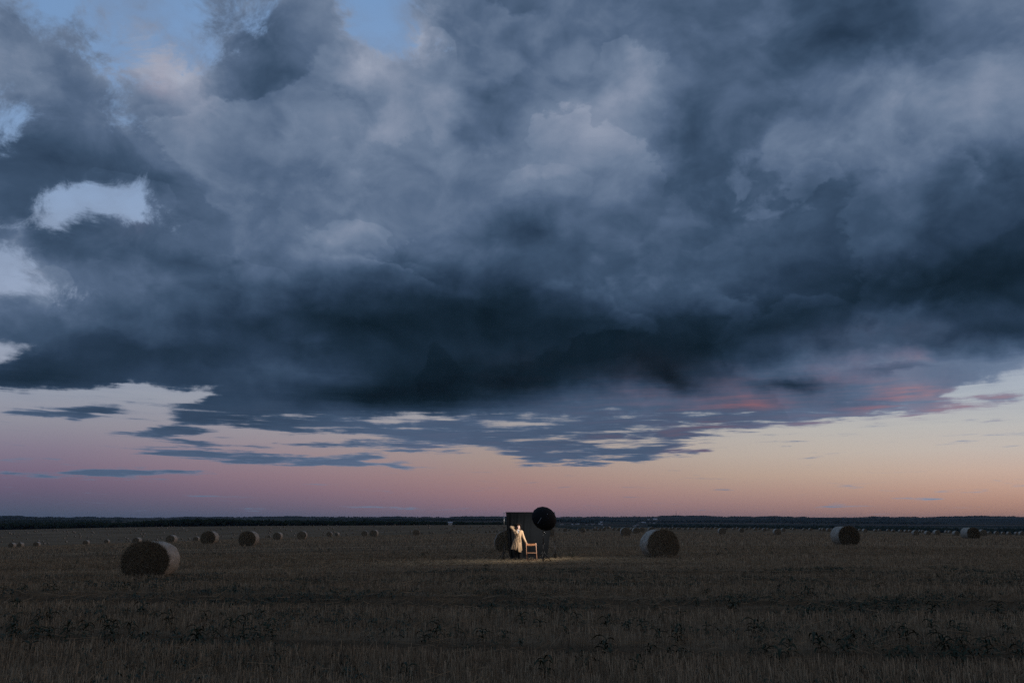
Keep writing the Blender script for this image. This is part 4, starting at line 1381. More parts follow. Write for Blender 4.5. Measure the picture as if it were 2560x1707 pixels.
def build_chair():
    a, b = ZP(884, 1398, D_CHAIR), ZP(1126, 1398, D_CHAIR)
    W_ = b.x - a.x
    base = G0((a + b) / 2)
    o = empty('folding_chair', base, math.radians(4))
    hw = W_ / 2
    zt = ZP(1115, 990, D_CHAIR).z - base.z
    for s in (-1, 1):
        mb = MB()
        x1, x0 = s * (hw - .006), s * (hw - .016)
        n = 10
        pts = [(x1 + (x0 - x1) * k / n, -.20 + .40 * (k / n), zt * k / n) for k in range(n + 1)]
        v = []
        for p in pts:
            v += [(p[0] - .012, p[1] - .02, p[2]), (p[0] + .012, p[1] - .02, p[2]), (p[0] + .012, p[1] + .02, p[2]), (p[0] - .012, p[1] + .02, p[2])]
        f = [(k * 4 + i, k * 4 + (i + 1) % 4, k * 4 + 4 + (i + 1) % 4, k * 4 + 4 + i) for k in range(n) for i in range(4)] + [(3, 2, 1, 0), (n * 4, n * 4 + 1, n * 4 + 2, n * 4 + 3)]
        mb.add(v, f); mb.build('long_leg', M_WOOD, o)
        ml = MB(); ml.box((s * (hw - .045), .04, .215), (.020, .034, .50), Matrix.Rotation(math.radians(38), 3, 'X'), .003); ml.build('short_leg', M_WOOD, o)
    # curved top rail with its grip hole
    mb = MB()
    n = 24; v = []; f = []
    y0 = .185; zc = zt - .058
    holes = (11, 12)
    for k in range(n + 1):
        t = k / n * 2 - 1
        x = t * (hw - .026); dy = .028 * (1 - t * t); dz = -.016 * (1 - t * t)
        for row in (-.044, -.012, .012, .044):
            v += [(x, y0 + dy, zc + dz + row)]
        for row in (-.044, -.012, .012, .044):
            v += [(x, y0 + dy + .014, zc + dz + row)]
    for k in range(n):
        for r_ in range(3):
            if r_ == 1 and k in holes:
                continue
            q = k * 8 + r_
            f += [(q, q + 8, q + 9, q + 1), (q + 4, q + 5, q + 13, q + 12)]
        f += [(k * 8, k * 8 + 4, k * 8 + 12, k * 8 + 8), (k * 8 + 3, k * 8 + 11, k * 8 + 15, k * 8 + 7)]
    for k, sgn in ((11, 1), (13, -1)):
        q = k * 8 + 1
        f += [(q, q + 1, q + 5, q + 4)]
    for row in (1, 2):
        for k in holes:
            q = k * 8 + row
            f += [(q, q + 4, q + 12, q + 8)]
    f += [(0, 1, 5, 4), (1, 2, 6, 5), (2, 3, 7, 6), (n * 8, n * 8 + 4, n * 8 + 5, n * 8 + 1), (n * 8 + 1, n * 8 + 5, n * 8 + 6, n * 8 + 2), (n * 8 + 2, n * 8 + 6, n * 8 + 7, n * 8 + 3)]
    mb.add(v, f); mb.build('top_rail', M_WOOD, o)
    sb = MB()
    for k in range(6):
        sb.box((0, -.175 + k * .068, .405), (W_ - .075, .058, .017), None, .003)
    sb.build('seat', M_WOOD, o)
    for yy, zz, wd, nm in ((-.145, .095, W_ - .03, 'front_stretcher'), (.17, .10, W_ - .10, 'rear_stretcher'), (.02, .385, W_ - .10, 'seat_bar')):
        mb = MB(); mb.box((0, yy, zz), (wd, .018, .024), None, .003); mb.build(nm, M_WOOD, o)
    tag(o, 'brown wooden folding chair with a curved top rail, beside the standing woman', 'chair')
    return base, hw, zt


chair_base, chair_hw, chair_zt = build_chair()


def build_umbrella():
    base = G0(ZP(1277, 1420, D_UMB))
    C = ZP(1296, 440, D_UMB)                        # middle of the rim
    n = Vector((-.30, .84, -.45)).normalized()      # the way the light goes
    C = C + n * .10 + Vector((.03, 0, .075))
    Rr, Dp, NR = .605, .40, 16
    stem_top = C.z - .05 - base.z
    tripod('umbrella_stand', base, stem_top, .47, .40, (-.35, 2.75, -1.75), 'black light stand with its pole rising to the large black umbrella', 'light stand', None, False)
    o = empty('lighting_umbrella', C)
    M = n.to_track_quat('Z', 'Y').to_matrix()

    def shell(off, flip):
        v, f = [], []
        nr, na = 14, NR * 4
        for i in range(nr + 1):
            q = i / nr
            for k in range(na):
                a = 2 * math.pi * k / na
                sag = (abs(math.sin(a * NR / 2))) * .030 * q ** 2          # cloth pulls in between the ribs
                rr = (Rr - off) * math.sin(q * math.pi / 2 * .96) / math.sin(math.pi / 2 * .96) * (1 - sag * .8)
                zz = -(Dp - off) * math.cos(q * math.pi / 2) ** 1.15 + sag * .2
                v.append(M @ Vector((rr * math.cos(a), rr * math.sin(a), zz)))
        for i in range(nr):
            for k in range(na):
                q = (i * na + k, i * na + (k + 1) % na, (i + 1) * na + (k + 1) % na, (i + 1) * na + k)
                f.append(q if flip else q[::-1])
        return v, f
    v, f = shell(0, False); mesh_obj('canopy', v, f, M_UMB, o)
    v, f = shell(.006, True); mesh_obj('reflective_lining', v, f, M_WHITE, o, True)
    for k in range(NR):
        a = 2 * math.pi * k / NR
        pts = [M @ Vector(((Rr - .010) * math.sin(q * math.pi / 2 * .96) / math.sin(math.pi / 2 * .96) * math.cos(a),
                           (Rr - .010) * math.sin(q * math.pi / 2 * .96) / math.sin(math.pi / 2 * .96) * math.sin(a), -(Dp - .012) * math.cos(q * math.pi / 2) ** 1.15))
               for q in np.linspace(.05, 1.0, 8)]
        mb = MB(); mb.tube(pts, .003, 4); r = mb.build('rib', M_STEEL, o)
        tp = MB(); tp.tube([pts[-1], pts[-1] + M @ Vector((math.cos(a) * .018, math.sin(a) * .018, 0))], .006, 6); tp.build('rib_tip', M_BLACK, r)
    mb = MB(); mb.tube([M @ Vector((0, 0, -Dp - .045)), M @ Vector((0, 0, .12))], .005, 8); mb.build('shaft', M_STEEL, o)
    mb = MB(); mb.tube([M @ Vector((0, 0, -Dp - .05)), M @ Vector((0, 0, -Dp - .025))], .013, 8); mb.build('tip_cap', M_STEEL, o)
    # closing strap lying on the outside of the canopy
    up = Vector((0, 0, 1)); rt = M @ Vector((1, 0, 0))
    ax = []
    for t in np.linspace(0, 1, 6):
        w = ZP(1150 + 80 * t, 530 - 130 * t, D_UMB)
        d = Vector(ray(1220 + (1150 + 80 * t) / 9.223, 1250 + (530 - 130 * t) / 9.223)).normalized()
        Mi = M.transposed()
        org = Mi @ (Vector((0, 0, CAMZ)) - C); dd = Mi @ d
        best = None
        for s in np.linspace(35, 40, 900):
            p = org + dd * s
            q = math.hypot(p.x, p.y) / Rr
            if q < 1 and p.z > -(Dp) * math.cos(math.asin(min(1, q * math.sin(math.pi / 2 * .96))) / .96) ** 1.15:
                best = M @ p; break
        if best is None:
            best = w - C
        ax.append(best - d * .012)
    mb = MB(); mb.tube(ax, .010, 6); mb.build('strap', plain('grey_strap', (.30, .31, .33), .6, .4), o)
    # flash head on its bracket, inside the bowl
    hd = empty('flash_head', C + n * .02)
    mb = MB()
    mb.lathe([(0, -.05), (.055, -.05), (.06, -.03), (.06, .13), (.05, .15), (0, .15)], 18, M.to_4x4()); mb.build('housing', M_BLACK, hd, True)
    tb = MB(); tb.lathe([(0, -.075), (.030, -.072), (.034, -.05)], 14, M.to_4x4()); tb.build('flash_tube', M_WHITE, hd)
    yk = MB(); yk.tube([Vector((base.x - hd.location.x, base.y - hd.location.y, stem_top + base.z - hd.location.z)), Vector((0, 0, -.06)) + (M @ Vector((0, 0, .05)))], .012, 8); yk.build('bracket', M_BLACK, hd)
    tag(hd, 'flash head on a bracket inside the black umbrella, hidden from the camera', 'flash')
    tag(o, 'large deep black umbrella on a stand, its outside turned to the camera', 'umbrella')
    # the flash light itself, leaving the mouth of the umbrella
    ld = bpy.data.lights.new('umbrella_light', 'AREA')
    ld.shape = 'DISK'; ld.size = .66; ld.energy = 52.0; ld.color = (1.0, .92, .82); ld.spread = math.radians(170)
    lo = bpy.data.objects.new('umbrella_light', ld); col.objects.link(lo)
    nl = Vector((-.36, .56, -.74)).normalized()      # most of it spills down on to the straw
    lo.rotation_mode = 'QUATERNION'; lo.rotation_quaternion = (-nl).to_track_quat('Z', 'Y')
    lo.parent = o; lo.location = n * .26


build_umbrella()


# ------------------------------------------------------------------ the woman
def ring_loft(sections, n=28):
    """sections: (centre, half width, half depth, yaw, squareness); closed loft along them."""
    V, F = [], []
    for c, a, b, yaw, sq in sections:
        for k in range(n):
            t = 2 * math.pi * k / n
            cx, sy = math.cos(t), math.sin(t)
            e = 2 / sq
            x = a * math.copysign(abs(cx) ** e, cx); y = b * math.copysign(abs(sy) ** e, sy)
            V.append(Vector((c[0] + x * math.cos(yaw) - y * math.sin(yaw), c[1] + x * math.sin(yaw) + y * math.cos(yaw), c[2])))
    m = len(sections)
    F = [(i * n + k, i * n + (k + 1) % n, (i + 1) * n + (k + 1) % n, (i + 1) * n + k) for i in range(m - 1) for k in range(n)]
    F.append(tuple(range(n))[::-1]); F.append(tuple((m - 1) * n + k for k in range(n)))
    return V, F


def sphere_at(mb, c, r, M=None, n=18, m=12):
    M = M or Matrix.Identity(3)
    V = []; c = Vector(c)
    for i in range(m + 1):
        p = math.pi * i / m
        for k in range(n):
            t = 2 * math.pi * k / n
            V.append(c + M @ Vector((r[0] * math.sin(p) * math.cos(t), r[1] * math.sin(p) * math.sin(t), r[2] * math.cos(p))))
    F = [(i * n + k, (i + 1) * n + k, (i + 1) * n + (k + 1) % n, i * n + (k + 1) % n) for i in range(m) for k in range(n)]
    mb.add(V, F)


def applied(o):
    """Bake an object's modifiers into its mesh."""
    dg = bpy.context.evaluated_depsgraph_get()
    me = bpy.data.meshes.new_from_object(o.evaluated_get(dg))
    old = o.data
    o.modifiers.clear(); o.data = me; me.name = old.name
    return o


def smooth_pts(ctrl, n):
    """Catmull-Rom through control points; each is (x, y, z, r...)."""
    c = np.array(ctrl, float); c = np.vstack([2 * c[0] - c[1], c, 2 * c[-1] - c[-2]])
    out = []
    for i in range(1, len(c) - 2):
        for t in np.linspace(0, 1, n, endpoint=False):
            p0, p1, p2, p3 = c[i - 1:i + 3]
            out.append(.5 * (2 * p1 + (p2 - p0) * t + (2 * p0 - 5 * p1 + 4 * p2 - p3) * t ** 2 + (3 * p1 - p0 - 3 * p2 + p3) * t ** 3))
    out.append(c[-2])
    return np.array(out)


def limb(mb, ctrl, n=5, seg=14):
    q = smooth_pts(ctrl, n)
    mb.tube([tuple(p[:3]) for p in q], [float(p[3]) for p in q], seg)


def hand(mb, wrist, toward, palm_n, curl, scale=1.0, side=1):
    """Palm, four unequal bent fingers and a thumb leaving the side of the palm. toward: finger direction; palm_n: out of the palm."""
    f = Vector(toward).normalized(); n = Vector(palm_n); n = (n - f * n.dot(f)).normalized(); s = f.cross(n) * side
    w = Vector(wrist)
    M = Matrix((s, n, f)).transposed()
    sphere_at(mb, w + f * .045 * scale, (.036 * scale, .014 * scale, .052 * scale), M)
    for i, (off, L) in enumerate(((-.028, .068), (-.010, .078), (.009, .073), (.027, .058))):
        p = w + f * .085 * scale + s * off * scale
        a = curl[0]; pts = [w + f * .05 * scale + s * off * .8 * scale, p]
        seg = [L * .45, L * .30, L * .25]
        for k in range(3):
            d = f * math.cos(a) + n * math.sin(a)
            p = p + d * seg[k] * scale; pts.append(p); a += curl[1]
        mb.tube(pts, [.0095 * scale, .0095 * scale, .0085 * scale, .0078 * scale, .0062 * scale], 8)
    p0 = w + f * .022 * scale - s * .026 * scale
    p1 = p0 + (f * .55 - s * .65 + n * .45).normalized() * .040 * scale
    p2 = p1 + (f * .80 - s * .25 + n * .6).normalized() * .030 * scale
    p3 = p2 + (f * .85 + n * .5).normalized() * .022 * scale
    mb.tube([p0, p1, p2, p3], [.013 * scale, .0115 * scale, .010 * scale, .007 * scale], 8)


def build_person():
    base = G0(ZP(672, 1398, D_PERSON))
    root = empty('person', base, 0.0)
    k = 1.0                                        # all joints in metres from between the feet; -y faces the camera
    HX = .055                                      # head centre
    head_c = Vector((HX, .010, 1.580))
    R_head = Matrix.Rotation(math.radians(-16), 3, 'X') @ Matrix.Rotation(math.radians(-4), 3, 'Y') @ Matrix.Rotation(math.radians(6), 3, 'Z')
    sh_l, sh_r = Vector((.215, .01, 1.355)), Vector((-.105, .02, 1.375))
    el_l, wr_l = Vector((.320, -.02, 1.065)), Vector((.425, -.055, .845))
    el_r, wr_r = Vector((-.300, .015, 1.575)), Vector((-.115, .085, 1.560))
    hip = Vector((.015, 0, .93))
    # ---- body, grown into one skin by a fine remesh
    mb = MB()
    V, F = ring_loft([((.020, 0, .84), .150, .100, 0, 2.2), ((.020, 0, .93), .165, .110, 0, 2.2), ((.030, 0, 1.06), .125, .088, 0, 2.2), ((.045, 0, 1.18), .140, .098, 0, 2.3),
                      ((.052, 0, 1.30), .165, .098, 0, 2.4), ((.055, .005, 1.375), .150, .080, 0, 2.2), ((.055, .01, 1.415), .075, .055, 0, 2), ((.055, .01, 1.43), .05, .048, 0, 2)])
    mb.add(V, F)
    limb(mb, [(.055, .015, 1.39, .055), (.055, .012, 1.45, .048), (.055, .012, 1.50, .047), (.055, .015, 1.56, .05)], 4, 16)
    # head: skull, jaw, nose, brow, cheeks, lips, ears
    H = lambda x, y, z: head_c + R_head @ Vector((x, y, z))
    sphere_at(mb, H(0, .020, .028), (.074, .092, .088), R_head, 24, 18)
    sphere_at(mb, H(0, -.012, -.030), (.058, .066, .078), R_head, 20, 14)
    sphere_at(mb, H(0, -.058, -.082), (.022, .020, .020), R_head)
    limb(mb, [tuple(H(0, -.078, .018)) + (.008,), tuple(H(0, -.090, -.006)) + (.010,), tuple(H(0, -.098, -.028)) + (.013,)], 3, 8)
    for s in (-1, 1):
        sphere_at(mb, H(s * .012, -.088, -.034), (.009, .010, .008), R_head, 10, 8)
        sphere_at(mb, H(s * .034, -.052, -.026), (.022, .022, .022), R_head, 12, 8)
        sphere_at(mb, H(s * .032, -.068, .022), (.022, .010, .008), R_head, 12, 8)
        sphere_at(mb, H(s * .030, -.066, .006), (.0135, .010, .0095), R_head, 12, 8)
        sphere_at(mb, H(s * .075, .012, -.004), (.010, .020, .031), R_head, 12, 8)
    sphere_at(mb, H(0, -.078, -.054), (.021, .012, .007), R_head, 12, 8)
    sphere_at(mb, H(0, -.076, -.064), (.018, .012, .007), R_head, 12, 8)
    # arms
    limb(mb, [tuple(sh_l + Vector((-.05, 0, .0))) + (.055,), tuple(sh_l) + (.048,), tuple((sh_l + el_l) / 2) + (.041,), tuple(el_l) + (.036,), tuple((el_l + wr_l) / 2) + (.033,), tuple(wr_l) + (.024,)], 4, 14)
    limb(mb, [tuple(sh_r + Vector((.05, 0, .0))) + (.055,), tuple(sh_r) + (.048,), tuple((sh_r + el_r) / 2) + (.042,), tuple(el_r) + (.036,), tuple((el_r + wr_r) / 2) + (.033,), tuple(wr_r) + (.024,)], 4, 14)
    hand(mb, wr_l, (.46, .22, -.22), (-.25, -.1, -.9), (.35, .55), 1.0, -1)
    hand(mb, wr_r, (.75, .30, -.10), (.1, .9, -.3), (.30, .40), 1.0, 1)
    # legs
    for s, fx in ((-1, -.10), (1, .13)):
        limb(mb, [(hip.x + s * .085, 0, .92, .085), (hip.x + s * .070 + fx * .05, -.005, .72, .068), (fx * .9, -.012, .49, .053), (fx, .005, .34, .050), (fx, .012, .12, .034), (fx, .012, .05, .034)], 4, 14)
        limb(mb, [(fx, .035, .035, .030), (fx, -.03, .04, .034), (fx + s * .01, -.13, .03, .026)], 4, 10)
    body = mb.build('body', M_SKIN, root)
    md = body.modifiers.new('one_skin', 'REMESH'); md.mode = 'VOXEL'; md.voxel_size = .0048; md.use_smooth_shade = True
    ms = body.modifiers.new('soft', 'SMOOTH'); ms.iterations = 2; ms.factor = .5
    applied(body)
    # face details
    for s in (-1, 1):
        e = MB(); e.tube([H(s * .014, -.076, .024), H(s * .030, -.080, .030), H(s * .048, -.068, .026)], .0028, 6); e.build('eyebrow', M_HAIR, root)
        e = MB(); e.tube([H(s * .018, -.078, .000), H(s * .031, -.0785, -.004), H(s * .044, -.070, .000)], .0016, 6); e.build('eyelash', M_HAIR, root)
    e = MB(); sphere_at(e, H(0, -.086, -.0555), (.021, .006, .0042), R_head, 12, 8); sphere_at(e, H(0, -.084, -.0625), (.018, .006, .0048), R_head, 12, 8); e.build('lips', M_LIP, root, True)

    # ---- hair: cap, fringe and long locks to the shoulders
    hb = MB()
    V0, F0 = [], []
    n, m = 40, 18
    for i in range(m + 1):
        p = math.pi * .60 * i / m
        for q in range(n):
            t = 2 * math.pi * q / n
            fr = max(0.0, -math.sin(t))                    # the front is cut short over the brow
            pp = p * (1 - .40 * fr ** 1.5)
            r = 1 + .010 * math.sin(t * 23 + i * .6) + .006 * math.sin(t * 41)
            V0.append(H(.084 * r * math.sin(pp) * math.cos(t), .022 + .102 * r * math.sin(pp) * math.sin(t), .030 + .099 * r * math.cos(pp)))
    F0 = [(i * n + q, (i + 1) * n + q, (i + 1) * n + (q + 1) % n, i * n + (q + 1) % n) for i in range(m) for q in range(n)]
    hb.add(V0, F0)
    r0 = random.Random(5)
    for j in range(64):
        t = r0.uniform(-.15, 1.15) * math.pi            # sides and back
        x, y = math.cos(t), math.sin(t)
        top = H(.082 * x, .022 + .100 * y, r0.uniform(.0, .05))
        mid = H(.092 * x + r0.uniform(-.008, .008), .02 + .098 * y, -.06)
        end = Vector((HX + .108 * x + r0.uniform(-.012, .012), .02 + .10 * y + r0.uniform(-.01, .01), 1.425 + r0.uniform(-.025, .035)))
        hb.tube([top, (top + mid) / 2, mid, (mid + end) / 2 + Vector((x * .006, y * .006, 0)), end], [.008, .010, .0105, .009, .003], 5)
    for j in range(26):                                   # fringe
        t = -math.pi / 2 + r0.uniform(-1.05, 1.05)
        x, y = math.cos(t), math.sin(t)
        a = H(.070 * x, .015 + .085 * y, .092); b = H(.082 * x, .014 + .100 * y, .062); c = H(.080 * x + r0.uniform(-.006, .006), .012 + .097 * y, .036 + r0.uniform(-.006, .008))
        hb.tube([a, b, c], [.007, .008, .003], 5)
    hb.build('hair', M_HAIR, root, True)

    # ---- black hat, tipped back
    ht = MB()
    Mh = Matrix.Translation(H(0, .055, .072)) @ (R_head @ Matrix.Rotation(math.radians(-34), 3, 'X')).to_4x4()
    prof = [(.0, .105), (.05, .108), (.072, .098), (.082, .07), (.088, .005), (.093, -.004), (.14, -.008), (.165, .004), (.166, .008), (.14, -.003), (.094, .002)]
    ht.lathe(prof, 40, Mh); hat = ht.build('hat', M_HAT, root, True)
    bd = MB(); bd.lathe([(.0895, .006), (.0885, .034)], 40, Mh); bd.build('hat_band', M_BLACK, hat, True)

    # ---- trousers and boots
    tb = MB()
    V, F = ring_loft([((.015, 0, .80), .150, .105, 0, 2.2), ((.015, 0, .90), .172, .118, 0, 2.2), ((.02, 0, 1.02), .142, .100, 0, 2.2)]); tb.add(V, F)
    for s, fx in ((-1, -.10), (1, .13)):
        limb(tb, [(hip.x + s * .080, 0, .90, .098), (hip.x + s * .070 + fx * .05, -.005, .72, .080), (fx * .9, -.012, .49, .082), (fx, .005, .30, .080), (fx, .012, .10, .084), (fx, .012, .055, .086)], 4, 16)
    tr = tb.build('trousers', M_TROUSER, root)
    md = tr.modifiers.new('one', 'REMESH'); md.mode = 'VOXEL'; md.voxel_size = .011; md.use_smooth_shade = True
    applied(tr)
    for s, fx in ((-1, -.10), (1, .13)):
        b = MB(); limb(b, [(fx, .045, .045, .040), (fx, -.01, .05, .046), (fx + s * .008, -.10, .038, .038), (fx + s * .01, -.155, .028, .024)], 4, 12)
        b.box((fx, -.045, .008), (.078, .225, .016), None, .006); b.build('boot', M_BOOT, root, False)

    # ---- shirt showing in the open neck
    sb = MB()
    V, F = ring_loft([((.052, -.002, 1.20), .136, .098, 0, 2.3), ((.055, -.002, 1.31), .150, .102, 0, 2.3), ((.055, .004, 1.385), .100, .076, 0, 2.1), ((.055, .008, 1.425), .058, .056, 0, 2), ((.055, .008, 1.455), .054, .054, 0, 2)]); sb.add(V, F)
    shirt = sb.build('shirt', M_SHIRT, root, True)
    for s in (-1, 1):
        c = MB(); q = [Vector((.055 + s * .052, -.02, 1.475)), Vector((.055 + s * .010, -.070, 1.44)), Vector((.055 + s * .036, -.094, 1.385)), Vector((.055 + s * .066, -.050, 1.43))]
        c.add(q + [p + Vector((0, .004, -.003)) for p in q], [(0, 1, 2, 3), (7, 6, 5, 4), (0, 4, 5, 1), (1, 5, 6, 2), (2, 6, 7, 3), (3, 7, 4, 0)]); c.build('collar_wing', M_SHIRT, shirt)

    # ---- trench coat
    n = 96
    V, F, U = [], [], []
    #        z,   cx,   hw,   hd
    prof = [(1.425, .055, .080, .066), (1.405, .055, .125, .080), (1.375, .055, .165, .092), (1.330, .054, .188, .106), (1.27, .050, .180, .116), (1.20, .045, .168, .114), (1.14, .040, .152, .106),
            (1.105, .035, .143, .102), (1.06, .028, .160, .112), (.99, .015, .186, .124), (.90, .002, .204, .134), (.80, -.010, .222, .146), (.70, -.022, .240, .158), (.62, -.030, .254, .168), (.555, -.034, .264, .176)]
    zs = np.array([p[0] for p in prof])
    m = 76
    for i in range(m + 1):
        z = zs[0] + (zs[-1] - zs[0]) * i / m
        cx, hw, hd = [np.interp(-z, -zs, [p[j] for p in prof]) for j in (1, 2, 3)]
        hw *= .93
        sk = max(0.0, (1.10 - z) / .55)                   # 0 at the belt, 1 at the hem
        up = max(0.0, (z - 1.12) / .3)
        for q in range(n + 1):
            # the front edges part below the belt: the open front sits at -y, a little right of the middle
            gap = .36 * (max(0.0, (.76 - z)) / .205) ** 1.3
            t0 = -math.pi / 2 + .10
            t = t0 + gap * .5 + (2 * math.pi - gap) * q / n
            fold = sk * (.020 * math.sin(7 * t + 1.0) + .013 * math.sin(13 * t + 2 + z * 3) + .008 * math.sin(23 * t)) + .005 * math.sin(9 * t + z * 30) * (1 - sk) + .006 * math.exp(-((z - 1.105) / .05) ** 2) * math.sin(31 * t)
            r = 1 + fold / max(hw, .1)
            x = cx + hw * r * math.cos(t); y = hd * r * math.sin(t) + .004
            if math.sin(t) < 0 and math.cos(t) > -.2:
                y -= .010 * (1 - q / n)
            zz = z
            # hem: higher on the right front panel's slit side, long flap on the left of the opening
            if z < .75:
                dip = max(0, math.cos(t - (t0 + .55))) ** 4 * .13 * ((.75 - z) / .2)
                rise = max(0, math.cos(t - (t0 - .7))) ** 4 * .01
                zz = z - dip + rise
                x += .030 * dip / .13
            V.append((x, y, zz)); U.append((t, z))
    F = [(i * (n + 1) + q, (i + 1) * (n + 1) + q, (i + 1) * (n + 1) + q + 1, i * (n + 1) + q + 1) for i in range(m) for q in range(n)]
    # neckline: leave the V of the lapels open
    keep = []
    for f in F:
        c = sum((Vector(V[j]) for j in f), Vector()) / 4
        if c.y < -.02 and c.z > 1.255 and abs(c.x - .062) < (c.z - 1.255) * .40:
            continue
        keep.append(f)
    coat = mesh_obj('trench_coat', V, keep, M_COAT, root, True)
    md = coat.modifiers.new('thick', 'SOLIDIFY'); md.thickness = .007; md.offset = 1
    # sleeves with creases
    for nm, pts in (('left', [tuple(sh_l + Vector((-.055, .0, .012))) + (.066,), tuple(sh_l + Vector((.0, 0, .0))) + (.067,), tuple((sh_l + el_l) / 2) + (.060,), tuple(el_l) + (.054,), tuple((el_l + wr_l) / 2) + (.048,), tuple(wr_l) + (.044,)]),
                    ('right', [tuple(sh_r + Vector((.045, .0, -.045))) + (.082,), tuple(sh_r + Vector((-.02, 0, .005))) + (.078,), tuple((sh_r + el_r) / 2) + (.067,), tuple(el_r) + (.058,), tuple((el_r + wr_r) / 2) + (.050,), tuple(wr_r) + (.045,)])):
        q = smooth_pts(pts, 9)
        mb = MB(); mb.tube([tuple(p[:3]) for p in q], [float(p[3]) for p in q], 28, caps=False)
        for i in range(len(mb.v)):
            ring, kk = divmod(i, 28)
            c = Vector(q[ring][:3]); v = Vector(mb.v[i])
            d = (v - c)
            a = kk / 28 * 2 * math.pi
            near = math.exp(-((ring - 27) / 9.0) ** 2)
            mb.v[i] = tuple(c + d * (1 + .05 * math.sin(ring * 1.1 + 2 * math.sin(a + 1)) * (.35 + near) + .03 * math.sin(3 * a + ring * .3)))
        s = mb.build('sleeve', M_COAT, root, True)
        md = s.modifiers.new('thick', 'SOLIDIFY'); md.thickness = .005
        e, w = Vector(q[-5][:3]), Vector(q[-3][:3])
        st = MB(); st.tube([e, w], [.051, .051], 24, caps=False); cf = st.build('cuff_strap', M_COATD, s)
    # belt, hanging end, buckle
    bt = MB(); bn = 60; v = []
    for q in range(bn):
        t = 2 * math.pi * q / bn
        for dz in (-.026, .026):
            v.append((.035 + (.150 + .002 * math.sin(9 * t)) * math.cos(t), (.110) * math.sin(t), 1.105 + dz + .010 * math.cos(t) + .003 * math.sin(5 * t)))
    bt.add(v, [(2 * q, 2 * ((q + 1) % bn), 2 * ((q + 1) % bn) + 1, 2 * q + 1) for q in range(bn)])
    belt = bt.build('belt', M_COAT, root); md = belt.modifiers.new('thick', 'SOLIDIFY'); md.thickness = .007; md.offset = 1
    tl = MB()
    pts = [(.135, -.108, 1.11), (.160, -.125, 1.06), (.158, -.135, 1.00), (.165, -.138, .945), (.160, -.140, .915)]
    v = []
    for p in pts:
        v += [(p[0] - .024, p[1], p[2]), (p[0] + .024, p[1] + .008, p[2])]
    tl.add(v, [(2 * i, 2 * i + 2, 2 * i + 3, 2 * i + 1) for i in range(4)])
    e = tl.build('belt_end', M_COAT, belt); md = e.modifiers.new('thick', 'SOLIDIFY'); md.thickness = .006
    kn = MB(); sphere_at(kn, (.137, -.114, 1.108), (.030, .014, .024)); kn.build('belt_knot', M_COAT, belt, True)
    # lapels, collar, storm flap
    def slab(name, pts, mat=M_COAT, par=coat, th=.008):
        c = MB(); q = [Vector(p) for p in pts]; nn = len(q)
        c.add(q + [p + Vector((0, th, 0)) for p in q], [tuple(range(nn)), tuple(range(2 * nn - 1, nn - 1, -1))] + [(i, i + nn, (i + 1) % nn + nn, (i + 1) % nn) for i in range(nn)])
        return c.build(name, mat, par)
    slab('lapel', [(.015, -.088, 1.44), (-.055, -.100, 1.40), (-.062, -.116, 1.345), (.010, -.132, 1.285), (.060, -.134, 1.215), (.048, -.122, 1.29), (.022, -.105, 1.36)])
    slab('lapel', [(.100, -.088, 1.44), (.168, -.098, 1.40), (.158, -.116, 1.34), (.112, -.130, 1.285), (.070, -.134, 1.235), (.075, -.122, 1.29), (.092, -.105, 1.37)])
    slab('storm_flap', [(-.060, -.104, 1.392), (-.128, -.088, 1.352), (-.118, -.108, 1.285), (-.045, -.126, 1.262), (-.005, -.132, 1.285)])
    for pts in ([(-.062, -.122, 1.343), (.010, -.138, 1.283), (.062, -.141, 1.213), (.064, -.141, 1.13)], [(-.118, -.114, 1.283), (-.045, -.132, 1.260), (.0, -.138, 1.283)],
                [(.058, -.140, 1.07), (.054, -.148, .95), (.05, -.158, .82), (.052, -.166, .73)], [(-.135, -.105, .965), (-.095, -.130, .925), (-.08, -.138, .91)]):
        s = MB(); s.tube(pts, .0035, 6); s.build('seam', M_COATD, coat)
    cl = MB(); v = []
    for q in range(25):
        t = -math.pi / 2 + .55 + (2 * math.pi - 1.1) * q / 24
        for r, z in ((.064, 1.435), (.072, 1.482), (.092, 1.440)):
            v.append((.055 + r * math.cos(t), .010 + r * .92 * math.sin(t), z))
    cl.add(v, [(3 * q + j, 3 * q + 3 + j, 3 * q + 4 + j, 3 * q + 1 + j) for q in range(24) for j in range(2)])
    c = cl.build('coat_collar', M_COAT, coat, True); md = c.modifiers.new('thick', 'SOLIDIFY'); md.thickness = .006
    for x, y, z in ((.135, -.108, 1.27), (.118, -.128, 1.17), (-.035, -.128, 1.17), (.108, -.137, 1.03), (-.048, -.139, .975), (.010, -.140, 1.03)):
        s = MB(); s.lathe([(0, 0), (.011, 0), (.012, .003), (.009, .006), (0, .005)], 12, Matrix.Translation((x, y, z)) @ Matrix.Rotation(math.pi / 2, 4, 'X')); s.build('button', M_BUTTON, coat, True)
    for s_ in (-1, 1):
        pass
    tag(root, 'woman in tan trench coat and black hat, one arm raised, other hand on the chair', 'person')
    return root


person = build_person()


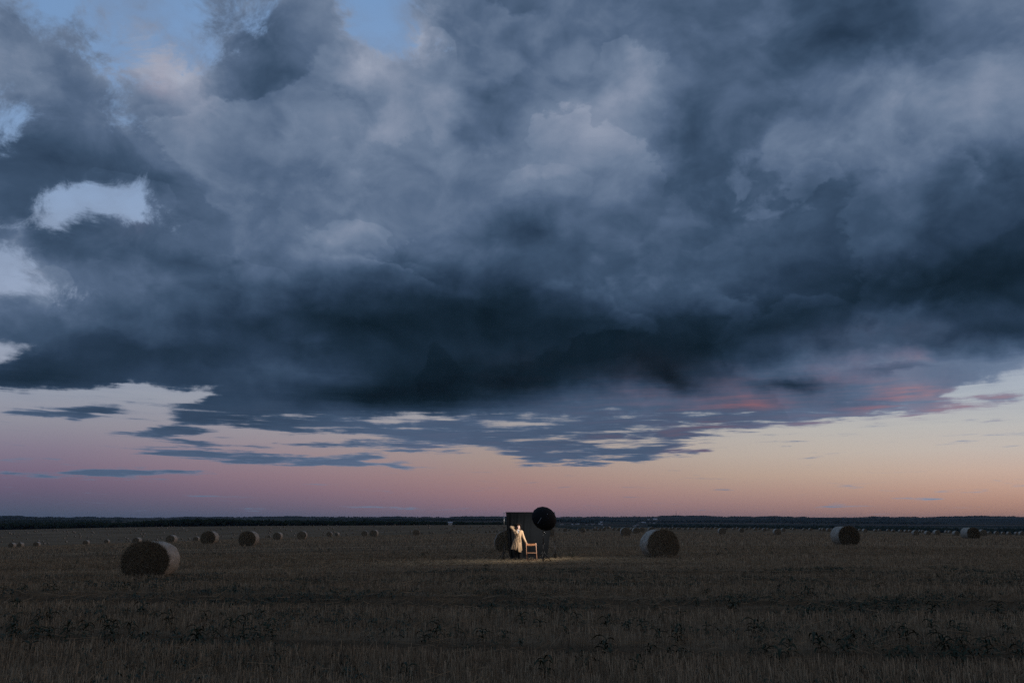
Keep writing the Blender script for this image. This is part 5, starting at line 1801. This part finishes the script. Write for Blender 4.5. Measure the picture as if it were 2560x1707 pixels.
# ------------------------------------------------------------------ haze over the whole country
def build_haze():
    m = bpy.data.materials.new('haze_air')
    m.use_nodes = True
    m.node_tree.nodes.clear()
    v = m.node_tree.nodes.new('ShaderNodeVolumePrincipled')
    v.inputs['Color'].default_value = (.50, .72, 1.0, 1)
    v.inputs['Density'].default_value = 2.0e-5
    v.inputs['Anisotropy'].default_value = 0.0
    o = m.node_tree.nodes.new('ShaderNodeOutputMaterial')
    m.node_tree.links.new(v.outputs[0], o.inputs['Volume'])
    L = 19000.0
    zb, zt = -170.0, 128.0
    V = [(x, y, z) for z in (zb, zt) for y in (-L, L) for x in (-L, L)]
    F = [(0, 2, 3, 1), (4, 5, 7, 6), (0, 1, 5, 4), (2, 6, 7, 3), (0, 4, 6, 2), (1, 3, 7, 5)]
    h = mesh_obj('haze', V, F, m)
    tag(h, kind='stuff')


build_haze()
